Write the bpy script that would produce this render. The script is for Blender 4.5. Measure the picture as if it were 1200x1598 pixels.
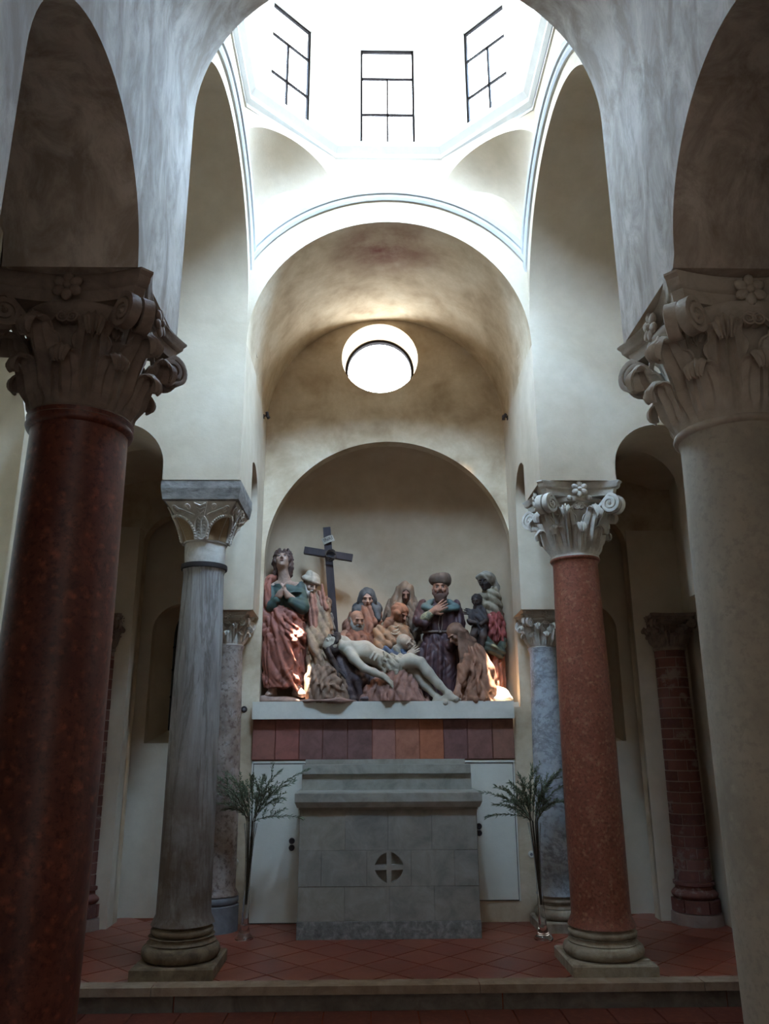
import bpy, bmesh, math, random
import numpy as np
from mathutils import Vector, Matrix
from mathutils.geometry import tessellate_polygon

scene = bpy.context.scene
for o in list(bpy.data.objects):
    bpy.data.objects.remove(o, do_unlink=True)
C = scene.collection
rnd = random.Random(7)
PI = math.pi

# ------------------------------------------------------------------ camera
CAM = Vector((-0.16069, -4.7024, 1.5))
FPX, PITCH, YAW, ROLL = 1230.0, 0.28409, 0.01954, 0.00458
_F = Vector((math.sin(YAW) * math.cos(PITCH), math.cos(YAW) * math.cos(PITCH), math.sin(PITCH)))
_R = Vector((math.cos(YAW), -math.sin(YAW), 0))
_U = _R.cross(_F)
_X = math.cos(ROLL) * _R - math.sin(ROLL) * _U
_Y = math.sin(ROLL) * _R + math.cos(ROLL) * _U
cam_d = bpy.data.cameras.new('camera')
cam_d.sensor_fit = 'VERTICAL'
cam_d.sensor_height = 24.0
cam_d.lens = FPX / 1598.0 * 24.0
cam_d.clip_start = 0.05
cam = bpy.data.objects.new('camera', cam_d)
C.objects.link(cam)
cam.matrix_world = Matrix(((_X.x, _Y.x, -_F.x, CAM.x), (_X.y, _Y.y, -_F.y, CAM.y), (_X.z, _Y.z, -_F.z, CAM.z), (0, 0, 0, 1)))
scene.camera = cam

def at(u, v, y):
    """point at depth y (metres along the nave axis) measured at photo position u, v"""
    d = _X * ((u - 600) / FPX) + _Y * ((799 - v) / FPX) + _F
    return CAM + d * ((y - CAM.y) / d.y)

# ------------------------------------------------------------------ world, exposure
w = bpy.data.worlds.new('world')
scene.world = w
w.use_nodes = True
w.node_tree.nodes['Background'].inputs[0].default_value = (0.70, 0.63, 0.57, 1)
w.node_tree.nodes['Background'].inputs[1].default_value = 0.42
scene.view_settings.view_transform = 'Standard'
scene.view_settings.look = 'None'
scene.view_settings.gamma = 1.0
scene.view_settings.use_curve_mapping = False
scene.view_settings.exposure = 1.08
scene.cycles.max_bounces = 14
scene.cycles.diffuse_bounces = 8
scene.cycles.glossy_bounces = 4
scene.cycles.transmission_bounces = 6
scene.cycles.sample_clamp_indirect = 6.0
scene.cycles.use_denoising = True
LANTERN_LIGHT = 3.0      # glow of the lantern panes
OCULUS_LIGHT = 12.0
# daylight falling steeply through the eight lantern windows
for i_ in range(8):
    a_ = PI/2 + PI/4*i_
    ld = bpy.data.lights.new('lantern_daylight', 'AREA'); ld.shape = 'SQUARE'; ld.size = 2.2
    ld.color = (.47, .70, 1.0); ld.spread = math.radians(150)
    ld.energy = 1400.0*(1.0 + .45*math.cos(a_ + PI/4))      # stronger from the right-hand front
    lo_ = bpy.data.objects.new('lantern_daylight', ld); C.objects.link(lo_)
    p_ = Vector((2.6*math.cos(a_), 2.6*math.sin(a_), 9.2)); t_ = Vector((-.35*math.cos(a_), -.35*math.sin(a_), 5.0))
    lo_.location = p_; lo_.rotation_euler = (t_ - p_).to_track_quat('-Z', 'Y').to_euler()

# ------------------------------------------------------------------ helpers
def tag(o, label=None, cat=None, group=None, kind=None):
    if label: o['label'] = label
    if cat: o['category'] = cat
    if group: o['group'] = group
    if kind: o['kind'] = kind
    return o

def empty(name, loc=(0, 0, 0), rz=0.0, parent=None):
    o = bpy.data.objects.new(name, None)
    o.empty_display_size = 0.1
    C.objects.link(o)
    o.location = loc
    o.rotation_euler = (0, 0, rz)
    if parent: o.parent = parent
    return o

def link(name, me, mat=None, parent=None, loc=None, rot=None):
    o = bpy.data.objects.new(name, me)
    C.objects.link(o)
    if mat is not None and len(me.materials) == 0:
        me.materials.append(mat)
    if parent: o.parent = parent
    if loc is not None: o.location = loc
    if rot is not None: o.rotation_euler = rot
    return o

def finish(me, smooth=None):
    if smooth is None:
        return me
    me.shade_smooth()
    if smooth < 179:
        me.set_sharp_from_angle(angle=math.radians(smooth))
    return me

def mesh(name, V, F, smooth=None, recalc=True):
    me = bpy.data.meshes.new(name)
    me.from_pydata([tuple(v) for v in V], [], [tuple(f) for f in F])
    if recalc:
        bm = bmesh.new(); bm.from_mesh(me)
        bmesh.ops.recalc_face_normals(bm, faces=bm.faces)
        bm.to_mesh(me); bm.free()
    me.update()
    return finish(me, smooth)

def bm_mesh(name, bm, smooth=None, recalc=True):
    if recalc: bmesh.ops.recalc_face_normals(bm, faces=bm.faces)
    me = bpy.data.meshes.new(name)
    bm.to_mesh(me); bm.free()
    return finish(me, smooth)

class MB:
    """collects shapes for one mesh"""
    def __init__(s): s.V = []; s.F = []
    def add(s, V, F):
        n = len(s.V); s.V += [tuple(v) for v in V]; s.F += [tuple(i + n for i in f) for f in F]; return s
    def box(s, x0, x1, y0, y1, z0, z1):
        return s.add([(x0,y0,z0),(x1,y0,z0),(x1,y1,z0),(x0,y1,z0),(x0,y0,z1),(x1,y0,z1),(x1,y1,z1),(x0,y1,z1)],
                     [(0,3,2,1),(4,5,6,7),(0,1,5,4),(1,2,6,5),(2,3,7,6),(3,0,4,7)])
    def tube(s, P, R, n=8, closed=False, cap=True):
        P = [Vector(p) for p in P]
        if not hasattr(R, '__len__'): R = [R] * len(P)
        V = []; F = []; m = len(P); ref = None
        for i, p in enumerate(P):
            a = P[(i - 1) % m] if (closed or i > 0) else p
            b = P[(i + 1) % m] if (closed or i < m - 1) else p
            t = (b - a).normalized()
            if ref is None:
                ref = Vector((0, 0, 1)) if abs(t.z) < .9 else Vector((1, 0, 0))
            x = t.cross(ref).normalized(); y = x.cross(t).normalized(); ref = y
            for k in range(n):
                g = 2 * PI * k / n
                V.append(p + (x * math.cos(g) + y * math.sin(g)) * R[i])
        rng = range(m if closed else m - 1)
        for i in rng:
            j = (i + 1) % m
            for k in range(n):
                l = (k + 1) % n
                F.append((i*n+k, i*n+l, j*n+l, j*n+k))
        if cap and not closed:
            F.append(tuple(range(n - 1, -1, -1))); F.append(tuple((m-1)*n + k for k in range(n)))
        return s.add(V, F)
    def lathe(s, prof, n=32, c=(0, 0), a0=0.0, a1=2*PI):
        full = abs(a1 - a0 - 2*PI) < 1e-6
        m = len(prof); cols = n if full else n + 1
        V = []; F = []
        for k in range(cols):
            g = a0 + (a1 - a0) * k / n
            for (r, z) in prof:
                V.append((c[0] + r*math.cos(g), c[1] + r*math.sin(g), z))
        for k in range(n):
            l = (k + 1) % cols
            for i in range(m - 1):
                F.append((k*m+i, l*m+i, l*m+i+1, k*m+i+1))
        return s.add(V, F)
    def ball(s, c, r, n=8, m=6):
        if not hasattr(r, '__len__'): r = (r, r, r)
        V = [(c[0], c[1], c[2]-r[2])]; F = []
        for i in range(1, m):
            t = PI * i / m - PI/2
            for k in range(n):
                g = 2*PI*k/n
                V.append((c[0]+r[0]*math.cos(t)*math.cos(g), c[1]+r[1]*math.cos(t)*math.sin(g), c[2]+r[2]*math.sin(t)))
        V.append((c[0], c[1], c[2]+r[2])); T = len(V) - 1
        for k in range(n):
            l = (k+1) % n
            F.append((0, 1+l, 1+k)); F.append((T, 1+(m-2)*n+k, 1+(m-2)*n+l))
            for i in range(m-2):
                F.append((1+i*n+k, 1+i*n+l, 1+(i+1)*n+l, 1+(i+1)*n+k))
        return s.add(V, F)
    def me(s, name, smooth=None): return mesh(name, s.V, s.F, smooth)
    def build(s, name, mat, parent=None, smooth=None, loc=None, rot=None):
        return link(name, s.me(name, smooth), mat, parent, loc, rot)

def prism_data(loops, axis, d0, d1):
    """2-D loops (outer first, then holes) extruded along axis from d0 to d1"""
    def mp(p, d):
        return (p[0], d, p[1]) if axis == 'y' else (d, p[0], p[1]) if axis == 'x' else (p[0], p[1], d)
    tri = tessellate_polygon([[Vector((p[0], p[1], 0)) for p in l] for l in loops])
    flat = [p for l in loops for p in l]; n = len(flat)
    V = [mp(p, d0) for p in flat] + [mp(p, d1) for p in flat]
    F = [tuple(t) for t in tri] + [tuple(i + n for i in reversed(t)) for t in tri]
    s = 0
    for l in loops:
        m = len(l)
        for i in range(m):
            a, b = s + i, s + (i + 1) % m
            F.append((a, b, b + n, a + n))
        s += m
    return V, F

def prism(name, loops, axis, d0, d1, mat, parent=None, smooth=30, warp=None):
    V, F = prism_data(loops, axis, d0, d1)
    if warp: V = [warp(*v) for v in V]
    return link(name, mesh(name, V, F, smooth), mat, parent)

def arc(cx, cz, r, a0, a1, n=32, rz=None):
    rz = rz or r
    return [(cx + r*math.cos(a0 + (a1-a0)*i/n), cz + rz*math.sin(a0 + (a1-a0)*i/n)) for i in range(n + 1)]

def struct(o, label=None, cat=None):
    o['kind'] = 'structure'
    if label: o['label'] = label
    return o

def copy_obj(o, parent=None, loc=None, rot=None):
    c = o.copy(); C.objects.link(c)
    if parent is not None: c.parent = parent
    if loc is not None: c.location = loc
    if rot is not None: c.rotation_euler = rot
    return c
# ------------------------------------------------------------------ materials
def hexc(h):
    h = h.lstrip('#'); c = [int(h[i:i+2], 16)/255 for i in (0, 2, 4)]
    return tuple((x/12.92 if x <= .04045 else ((x+.055)/1.055)**2.4) for x in c)

class Mat:
    def __init__(s, name, rough=0.8, spec=0.3):
        s.m = bpy.data.materials.new(name); s.m.use_nodes = True
        s.t = s.m.node_tree; s.n = s.t.nodes; s.b = s.n['Principled BSDF']
        s.b.inputs['Roughness'].default_value = rough
        s.b.inputs['Specular IOR Level'].default_value = spec
        g = s.n.new('ShaderNodeNewGeometry'); s.pos = g.outputs['Position']
    def scaled(s, sc):
        mp = s.n.new('ShaderNodeMapping'); mp.inputs['Scale'].default_value = sc
        s.t.links.new(s.pos, mp.inputs['Vector']); return mp.outputs[0]
    def noise(s, scale, detail=6, rough=.6, sc=(1, 1, 1), dist=0.0):
        n = s.n.new('ShaderNodeTexNoise'); n.inputs['Scale'].default_value = scale
        n.inputs['Detail'].default_value = detail; n.inputs['Roughness'].default_value = rough
        n.inputs['Distortion'].default_value = dist
        s.t.links.new(s.scaled(sc), n.inputs['Vector']); return n.outputs['Fac']
    def voronoi(s, scale, sc=(1, 1, 1), feature='F1'):
        n = s.n.new('ShaderNodeTexVoronoi'); n.inputs['Scale'].default_value = scale; n.feature = feature
        s.t.links.new(s.scaled(sc), n.inputs['Vector']); return n.outputs['Distance']
    def ramp(s, fac, stops):
        r = s.n.new('ShaderNodeValToRGB'); e = r.color_ramp.elements
        while len(e) < len(stops): e.new(.5)
        for q, (p, c) in zip(e, stops):
            q.position = p; q.color = (*c, 1) if hasattr(c, '__len__') else (c, c, c, 1)
        s.t.links.new(fac, r.inputs[0]); return r.outputs[0]
    def mix(s, fac, a, b, mode='MIX'):
        m = s.n.new('ShaderNodeMix'); m.data_type = 'RGBA'; m.blend_type = mode
        for v, i in ((fac, 0), (a, 6), (b, 7)):
            if hasattr(v, 'links'): s.t.links.new(v, m.inputs[i])
            elif i == 0: m.inputs[0].default_value = v
            else: m.inputs[i].default_value = (*v, 1)
        return m.outputs[2]
    def near(s, c, r0, r1, rad=(1, 1, 1)):
        """1 inside r0 of point c, 0 beyond r1 (elliptic stain)"""
        mp = s.n.new('ShaderNodeMapping'); mp.vector_type = 'POINT'
        mp.inputs['Location'].default_value = tuple(-a/b for a, b in zip(c, rad))
        mp.inputs['Scale'].default_value = tuple(1/b for b in rad)
        s.t.links.new(s.pos, mp.inputs['Vector'])
        v = s.n.new('ShaderNodeVectorMath'); v.operation = 'LENGTH'; s.t.links.new(mp.outputs[0], v.inputs[0])
        r = s.n.new('ShaderNodeMapRange'); r.inputs[1].default_value = r0; r.inputs[2].default_value = r1
        r.inputs[3].default_value = 1; r.inputs[4].default_value = 0
        s.t.links.new(v.outputs['Value'], r.inputs[0]); return r.outputs[0]
    def mul(s, a, b):
        m = s.n.new('ShaderNodeMath'); m.operation = 'MULTIPLY'
        for v, i in ((a, 0), (b, 1)):
            if hasattr(v, 'links'): s.t.links.new(v, m.inputs[i])
            else: m.inputs[i].default_value = v
        return m.outputs[0]
    def color(s, c):
        if hasattr(c, 'links'): s.t.links.new(c, s.b.inputs['Base Color'])
        else: s.b.inputs['Base Color'].default_value = (*c, 1)
        return s
    def bump(s, h, strength=.3, dist=.01):
        b = s.n.new('ShaderNodeBump'); b.inputs['Strength'].default_value = strength; b.inputs['Distance'].default_value = dist
        s.t.links.new(h, b.inputs['Height']); s.t.links.new(b.outputs[0], s.b.inputs['Normal']); return s

def plaster(name, lo, mid, hi, scale=1.6, stains=None, streak=None):
    m = Mat(name, .92, .12)
    n1 = m.noise(scale, 7, .62, dist=.2); n2 = m.noise(scale*6, 5, .6)
    c = m.ramp(n1, [(.30, lo), (.5, mid), (.72, hi)])
    c = m.mix(m.mul(m.ramp(n2, [(.35, 0.0), (.7, 1.0)]), .30), c, tuple(x*.80 for x in mid))
    if streak:
        n3 = m.noise(streak[0], 6, .7, sc=(1, 1, .40), dist=.5)
        c = m.mix(m.ramp(n3, [(.40, 0.0), (.62, 1.0)]), c, streak[1])
    for (p, r0, r1, rad, col, amt) in (stains or []):
        f = m.mul(m.mul(m.near(p, r0, r1, rad), m.ramp(m.noise(3.2, 6, .65), [(.35, .25), (.62, 1.0)])), amt)
        c = m.mix(f, c, col)
    m.color(c); m.bump(m.noise(38, 6, .65), .22, .006)
    return m.m

plaster_white = plaster('plaster_white', hexc('ac9c86'), hexc('bfb09b'), hexc('cbbeab'), 1.4)
plaster_arm = plaster('plaster_back_arm', hexc('9c876d'), hexc('bfac91'), hexc('d8cab2'), 2.4,
    stains=[((0.0, 1.45, 5.8), .15, 1.0, (.62, .55, .45), hexc('7a463f'), .95)])
plaster_side = plaster('plaster_side_arm', hexc('b3a28b'), hexc('c5b59e'), hexc('d2c4af'), 1.5)
plaster_near = plaster('plaster_near_arm', hexc('ada194'), hexc('beb2a5'), hexc('cfc5b9'), 2.2, streak=(6.0, hexc('95887b')))
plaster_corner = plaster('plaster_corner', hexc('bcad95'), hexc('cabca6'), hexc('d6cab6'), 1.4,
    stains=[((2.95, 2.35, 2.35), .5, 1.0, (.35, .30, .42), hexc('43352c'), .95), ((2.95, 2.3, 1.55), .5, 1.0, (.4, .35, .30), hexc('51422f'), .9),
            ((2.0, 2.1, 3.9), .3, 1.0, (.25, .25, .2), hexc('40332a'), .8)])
plaster_niche = plaster('plaster_niche', hexc('97826a'), hexc('a7927a'), hexc('b4a08a'), 1.3)
plaster_drum = plaster('plaster_drum', hexc('b5b1a8'), hexc('c2beb5'), hexc('cbc7bf'), 2.0)
moulding_mat = plaster('moulding_paint', hexc('b0b0ad'), hexc('bcbcb9'), hexc('c5c5c2'), 2.0)
ledge_mat = plaster('ledge_plaster', hexc('b4afa2'), hexc('c4bfb2'), hexc('cfcabd'), 3.0)
panel_mat = plaster('panel_paint', hexc('c4c1b3'), hexc('cfccbe'), hexc('d6d4c8'), 1.0)

def stone(name, cols, scale, rough=.7, spec=.3, sc=(1, 1, 1), bump=.4, dist=.5, spots=None, veins=None, extra=None, bscale=30):
    m = Mat(name, rough, spec)
    n1 = m.noise(scale, 8, .66, sc=sc, dist=dist)
    k = len(cols)
    c = m.ramp(n1, [(.30 + .42*i/(k-1), col) for i, col in enumerate(cols)])
    if spots:
        v = m.voronoi(spots[0], feature='SMOOTH_F1'); w_ = m.noise(spots[0]*.6, 6, .7)
        c = m.mix(m.mul(m.ramp(v, [(.18, 1.0), (.42, 0.0)]), m.ramp(w_, [(.42, 0.0), (.6, 1.0)])), c, spots[1])
        c = m.mix(m.mul(m.ramp(m.noise(spots[0]*1.6, 5, .7), [(.50, 0.0), (.63, 1.0)]), .75), c, spots[2])
    if veins:
        n3 = m.noise(veins[0], 8, .7, sc=veins[2], dist=.5)
        c = m.mix(m.ramp(n3, [(.45, 0.0), (.5, .5), (.55, 0.0)]), c, veins[1])
    for (p, r0, r1, rad, col, amt) in (extra or []):
        f = m.mul(m.mul(m.near(p, r0, r1, rad), m.ramp(m.noise(4, 6, .7), [(.3, .3), (.6, 1.0)])), amt)
        c = m.mix(f, c, col)
    m.color(c)
    if bump: m.bump(m.noise(bscale, 6, .7, sc=sc), bump, .006)
    return m.m

red_dark = stone('red_marble_dark', [hexc('4a241c'), hexc('5e3025'), hexc('6f3d2e')], 5, .38, .45, bump=.12, spots=(26, hexc('8a4a34'), hexc('3c1912')))
red_light = stone('red_marble_light', [hexc('74402f'), hexc('884d3b'), hexc('985f4a')], 5, .42, .38, bump=.15, spots=(34, hexc('a27258'), hexc('5c3024')))
grey_beige = stone('grey_beige_marble', [hexc('979083'), hexc('aba292'), hexc('b9af9d')], 3.2, .6, .3, sc=(1, 1, .5), bump=.25, spots=(20, hexc('b5ac9b'), hexc('9d9587')))
grey_cracked = stone('grey_weathered_marble', [hexc('756e69'), hexc('928c87'), hexc('a8a4a0')], 6, .75, .25, sc=(1, 1, .22), bump=.8,
    veins=(5, hexc('43352b'), (1, 1, .12)), extra=[((-1.46, 1.25, .55), .3, 1.0, (.5, .5, 1.25), hexc('5c4938'), .85)])
brown_marble = stone('brown_grey_marble', [hexc('6a5a50'), hexc('85776d'), hexc('a39a92')], 4, .6, .3, bump=.3, spots=(14, hexc('8d8580'), hexc('4d3b31')))
blue_marble = stone('blue_grey_marble', [hexc('85898f'), hexc('a2a6aa'), hexc('b9bcbd')], 4, .5, .35, bump=.2, veins=(3.0, hexc('4e5054'), (1, 1, 1.6)), spots=(9, hexc('a7abb0'), hexc('7c7a78')))
cap_beige = stone('carved_stone_beige', [hexc('a4998a'), hexc('bbb1a2'), hexc('cac1b3')], 7, .85, .15, bump=.5)
cap_dark = stone('carved_stone_brown', [hexc('6c5d54'), hexc('857467'), hexc('978677')], 7, .8, .2, bump=.5)
cap_white = stone('carved_stone_white', [hexc('a39b8f'), hexc('bbb4a8'), hexc('cdc7bc')], 7, .85, .15, bump=.5)
cap_orange = stone('carved_stone_warm_ground', [hexc('7a654c'), hexc('8f785c'), hexc('a08a6e')], 7, .85, .15, bump=.4)
impost_grey = stone('impost_grey_stone', [hexc('5f5a55'), hexc('827d77'), hexc('9a958e')], 9, .85, .15, bump=.6, sc=(1, 1, 2))
base_stone = stone('base_limestone', [hexc('736656'), hexc('9a8d7a'), hexc('b3a794')], 8, .8, .2, bump=.6)
base_brown = stone('base_brown_stone', [hexc('4d4035'), hexc('75644f'), hexc('8d7c66')], 8, .75, .25, bump=.6)
base_grey = stone('base_grey_stone', [hexc('5e5f62'), hexc('737477'), hexc('86878a')], 6, .8, .2, bump=.4)
iron = stone('dark_iron', [hexc('231c1c'), hexc('2f2626')], 8, .6, .4, bump=.2)
altar_stone = stone('altar_grey_stone', [hexc('7b776c'), hexc('918c81'), hexc('a19c92')], 5, .85, .15, bump=.35)
altar_slab = stone('altar_slab_stone', [hexc('7a776e'), hexc('908c82'), hexc('9f9a90')], 6, .8, .2, bump=.3)
altar_base_stone = stone('altar_rough_plinth_stone', [hexc('5a5854'), hexc('7c7a76'), hexc('a09d98')], 16, .9, .1, bump=.8)
step_stone = stone('step_edge_stone', [hexc('7b6655'), hexc('95806c'), hexc('a89583')], 7, .7, .3, bump=.4)
riser_stone = stone('step_riser_stone', [hexc('5c544d'), hexc('736a61'), hexc('867d74')], 6, .8, .2, bump=.4)

def tile_mat(name, cols, rough=.45, spec=.4, jitter=.35, patch=None):
    m = Mat(name, rough, spec)
    oi = m.n.new('ShaderNodeObjectInfo')
    c0 = m.ramp(oi.outputs['Random'], [(i/(len(cols)-1), c) for i, c in enumerate(cols)])
    n = m.noise(5, 7, .65)
    c = m.mix(m.mul(m.ramp(n, [(.35, 0.0), (.65, 1.0)]), jitter), c0, hexc('4a1f17'))
    n2 = m.noise(22, 6, .7)
    c = m.mix(m.mul(m.ramp(n2, [(.5, 0.0), (.75, 1.0)]), .35), c, hexc('a0664c'))
    if patch: c = m.mix(m.ramp(m.noise(4.5, 7, .7), [(.55, 0.0), (.62, .8)]), c, patch)
    m.color(c); m.bump(m.noise(30, 5, .6), .15, .004)
    return m.m
floor_tile = tile_mat('terracotta_floor_tile', [hexc('85402f'), hexc('8d4936'), hexc('93503b'), hexc('813c2e'), hexc('884634')], .34, .45)
floor_tile_low = tile_mat('terracotta_floor_tile_lower', [hexc('5c2c24'), hexc('68352b'), hexc('603027')], .5, .35)
grout = stone('floor_grout', [hexc('7c4535'), hexc('86503e')], 6, .9, .1, bump=.2)
def plain_tile(name, c):
    return stone(name, [tuple(x*.72 for x in c), c, tuple(min(1, x*1.22) for x in c)], 11, .75, .2, bump=.25)
brick_mat = tile_mat('old_red_brick', [hexc('6b4741'), hexc('7a524a'), hexc('876158'), hexc('624440')], .9, .1, .3, hexc('948379'))
mortar = stone('mortar', [hexc('8a7469'), hexc('a08c80')], 9, .95, .1, bump=.3)

def emit(name, col, strength):
    m = Mat(name); m.b.inputs['Emission Color'].default_value = (*col, 1); m.b.inputs['Emission Strength'].default_value = strength
    m.color((.8, .8, .8)); return m.m
def clear_pane(name, col, strength):
    m = Mat(name); t = m.t
    tr = m.n.new('ShaderNodeBsdfTransparent'); em = m.n.new('ShaderNodeEmission'); ad = m.n.new('ShaderNodeAddShader')
    em.inputs[0].default_value = (*col, 1); em.inputs[1].default_value = strength; tr.inputs[0].default_value = (.92, .95, .97, 1)
    t.links.new(tr.outputs[0], ad.inputs[0]); t.links.new(em.outputs[0], ad.inputs[1])
    t.links.new(ad.outputs[0], m.n['Material Output'].inputs['Surface']); return m.m
lantern_pane = clear_pane('lantern_pane_daylight', (.86, .94, 1.0), LANTERN_LIGHT)
oculus_pane = emit('oculus_pane_daylight', (.84, .93, 1.0), OCULUS_LIGHT)
dark_glass = stone('dark_window_glass', [hexc('1a1816'), hexc('24211e')], 3, .25, .5, bump=0)
frame_iron = stone('window_iron', [hexc('151212'), hexc('1c1818')], 8, .9, .05, bump=0)

def glass_mat(name):
    m = Mat(name, .03, .5); m.color((.93, .95, .96)); m.b.inputs['Transmission Weight'].default_value = 1.0; m.b.inputs['IOR'].default_value = 1.45
    return m.m
glass = glass_mat('clear_glass')

def paint(name, c, rough=.62, spec=.3, dark=.55, light=1.35, scale=9, alt=None, alt_amt=.5):
    """old polychrome paint over terracotta"""
    c = hexc(c) if isinstance(c, str) else c
    g_ = .3*c[0] + .5*c[1] + .2*c[2]; c = tuple(x*.78 + g_*.22 for x in c)
    m = Mat(name, rough, spec)
    n1 = m.noise(scale, 7, .65, dist=.5)
    col = m.ramp(n1, [(.30, tuple(x*dark for x in c)), (.5, c), (.72, tuple(min(1, x*light) for x in c))])
    if alt:
        n2 = m.noise(scale*1.7, 6, .7)
        col = m.mix(m.mul(m.ramp(n2, [(.46, 0.0), (.60, 1.0)]), alt_amt), col, hexc(alt))
    m.color(col); m.bump(m.noise(60, 5, .6), .15, .003)
    return m.m
# ------------------------------------------------------------------ the chapel shell
XI, XO, YI, YO = 1.165, 1.765, 1.09, 1.69      # inner / outer faces of the four crossing piers
HC = 3.45                                      # top of the capitals
YB, XS = 2.82, 2.86                            # back wall, side-arm end walls
ZT = 6.42                                      # foot of the octagonal lantern

def two_mats(o, mat2, test):
    o.data.materials.append(mat2)
    for p in o.data.polygons:
        if test(p): p.material_index = 1

# four piers above the capitals
for nm, sx, sy in (('back_left', -1, 1), ('back_right', 1, 1), ('front_left', -1, -1), ('front_right', 1, -1)):
    mb = MB()
    x0 = XI if sy > 0 else 1.14
    xs = sorted((sx*x0, sx*XO)); ys = sorted((sy*YI, sy*YO))
    mb.box(xs[0], xs[1], ys[0], ys[1], HC, 4.62 if sy > 0 else 4.83)
    o = mb.build('wall_pier_' + nm, plaster_side)
    if sy < 0: two_mats(o, plaster_near, lambda p, s=sx: p.normal.x*s < -.9)
    struct(o, 'plastered pier carried by the %s column' % nm.replace('_', ' '))

# back arm: side walls with small arches over the lower half-columns, barrel vault
def widen(x, y, z, zc=4.62):
    t = max(0.0, (y - YI)/(YB - YI))*.045
    if abs(x) < 1.3 and z < 6.0:
        return (x*(1 + t), y, zc + (z - zc)*(1 + t) if z > zc else z)
    return (x, y, z)
JY = 2.32                                      # jamb over the half-columns of the back wall
for nm, sx in (('left', -1), ('right', 1)):
    r = (JY - YO)/2
    loop = [(YO, HC)] + list(reversed(arc((YO + JY)/2, HC + .14, r, 0, PI, 20))) + [(JY, 2.64), (YB, 2.64), (YB, 4.62), (YO, 4.62)]
    xs = (sx*XI, sx*XO)
    o = prism('wall_back_arm_' + nm, [loop], 'x', xs[0], xs[1], plaster_side, warp=widen)
    struct(o, 'pale side wall of the altar arm above the %s half column' % nm)
loop = [(-XO, 4.62), (-XI, 4.62)] + list(reversed(arc(0, 4.62, XI, 0, PI, 48)))[1:-1] + [(XI, 4.62), (XO, 4.62), (XO, ZT), (-XO, ZT)]
o = prism('ceiling_back_arm', [loop], 'y', YI, YB, plaster_arm, warp=widen)
two_mats(o, plaster_side, lambda p: p.normal.y < -.9)
struct(o, 'barrel vault over the altar with a reddish stain at its crown')

# side arms: walls towards the four corner bays, barrel vaults
for nm, sx in (('left', -1), ('right', 1)):
    for nm2, sy in (('back', 1), ('front', -1)):
        cx, r, zs = 2.12, .36, 3.56
        loop = [(XO, HC), (cx - r, HC)] + list(reversed(arc(cx, zs, r, 0, PI, 24))) + [(cx + r, 2.64), (2.64, 2.64), (2.64, 0 if sy > 0 else -.14), (XS, 0 if sy > 0 else -.14), (XS, 4.8), (XO, 4.8)]
        loop = [(sx*a, b) for a, b in loop]
        o = prism('wall_%s_arm_%s' % (nm, nm2), [loop], 'y', sy*YI, sy*YO, plaster_side)
        struct(o, '%s arm wall with the low arch to the %s corner bay' % (nm, nm2))
    loop = [(-YO, 4.8), (-YI, 4.8)] + list(reversed(arc(0, 4.8, YI, 0, PI, 48)))[1:-1] + [(YI, 4.8), (YO, 4.8), (YO, ZT), (-YO, ZT)]
    o = prism('ceiling_%s_arm' % nm, [loop], 'x', sx*XI, sx*XS, plaster_side)
    pass
    struct(o, 'shaded barrel vault of the %s arm' % nm)
    # end wall with a large round-headed niche
    loop = [(-3.4, -.15), (-1.2, -.15), (-1.2, 3.4)] + list(reversed(arc(0, 3.4, 1.2, 0, PI, 40)))[1:-1] + [(1.2, 3.4), (1.2, -.15), (3.4, -.15), (3.4, ZT), (-3.4, ZT)]
    loop = [p for i, p in enumerate(loop)]
    o = prism('wall_%s' % nm, [loop], 'x', sx*XS, sx*(XS + .25), plaster_corner)
    struct(o, 'end wall of the %s arm with a round-headed recess' % nm)
    mb = MB(); mb.box(*sorted((sx*(XS+.25), sx*(XS+.45))), -3.6, 3.6, -.15, ZT)
    struct(mb.build('wall_%s_recess' % nm, plaster_corner), 'plain back of the %s arm recess' % nm)

# near arm, in which the photographer stands
for nm, sx in (('left', -1), ('right', 1)):
    cy, r, zs = (-2.34, .56, 3.40) if sx < 0 else (-2.38, .58, 3.47)
    loop = [(-YO, HC), (cy + r + .03, HC)] + arc(cy, zs, r, 0.05, PI, 32) + [(cy - r, -.14), (-6.4, -.14), (-6.4, 4.83), (-YO, 4.83)]
    o = prism('wall_near_arm_' + nm, [loop], 'x', sx*1.14, sx*1.71, plaster_near)
    struct(o, 'streaked grey side wall of the near arm at %s with an arch' % nm)
loop = [(-XO, 4.83), (-1.14, 4.83)] + list(reversed(arc(0, 4.83, 1.14, 0, PI, 48)))[1:-1] + [(1.14, 4.83), (XO, 4.83), (XO, ZT), (-XO, ZT)]
o = prism('ceiling_near_arm', [loop], 'y', -YI, -6.4, plaster_near)
two_mats(o, plaster_white, lambda p: p.normal.y > .9)
struct(o, 'streaked grey barrel vault of the near arm')

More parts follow.
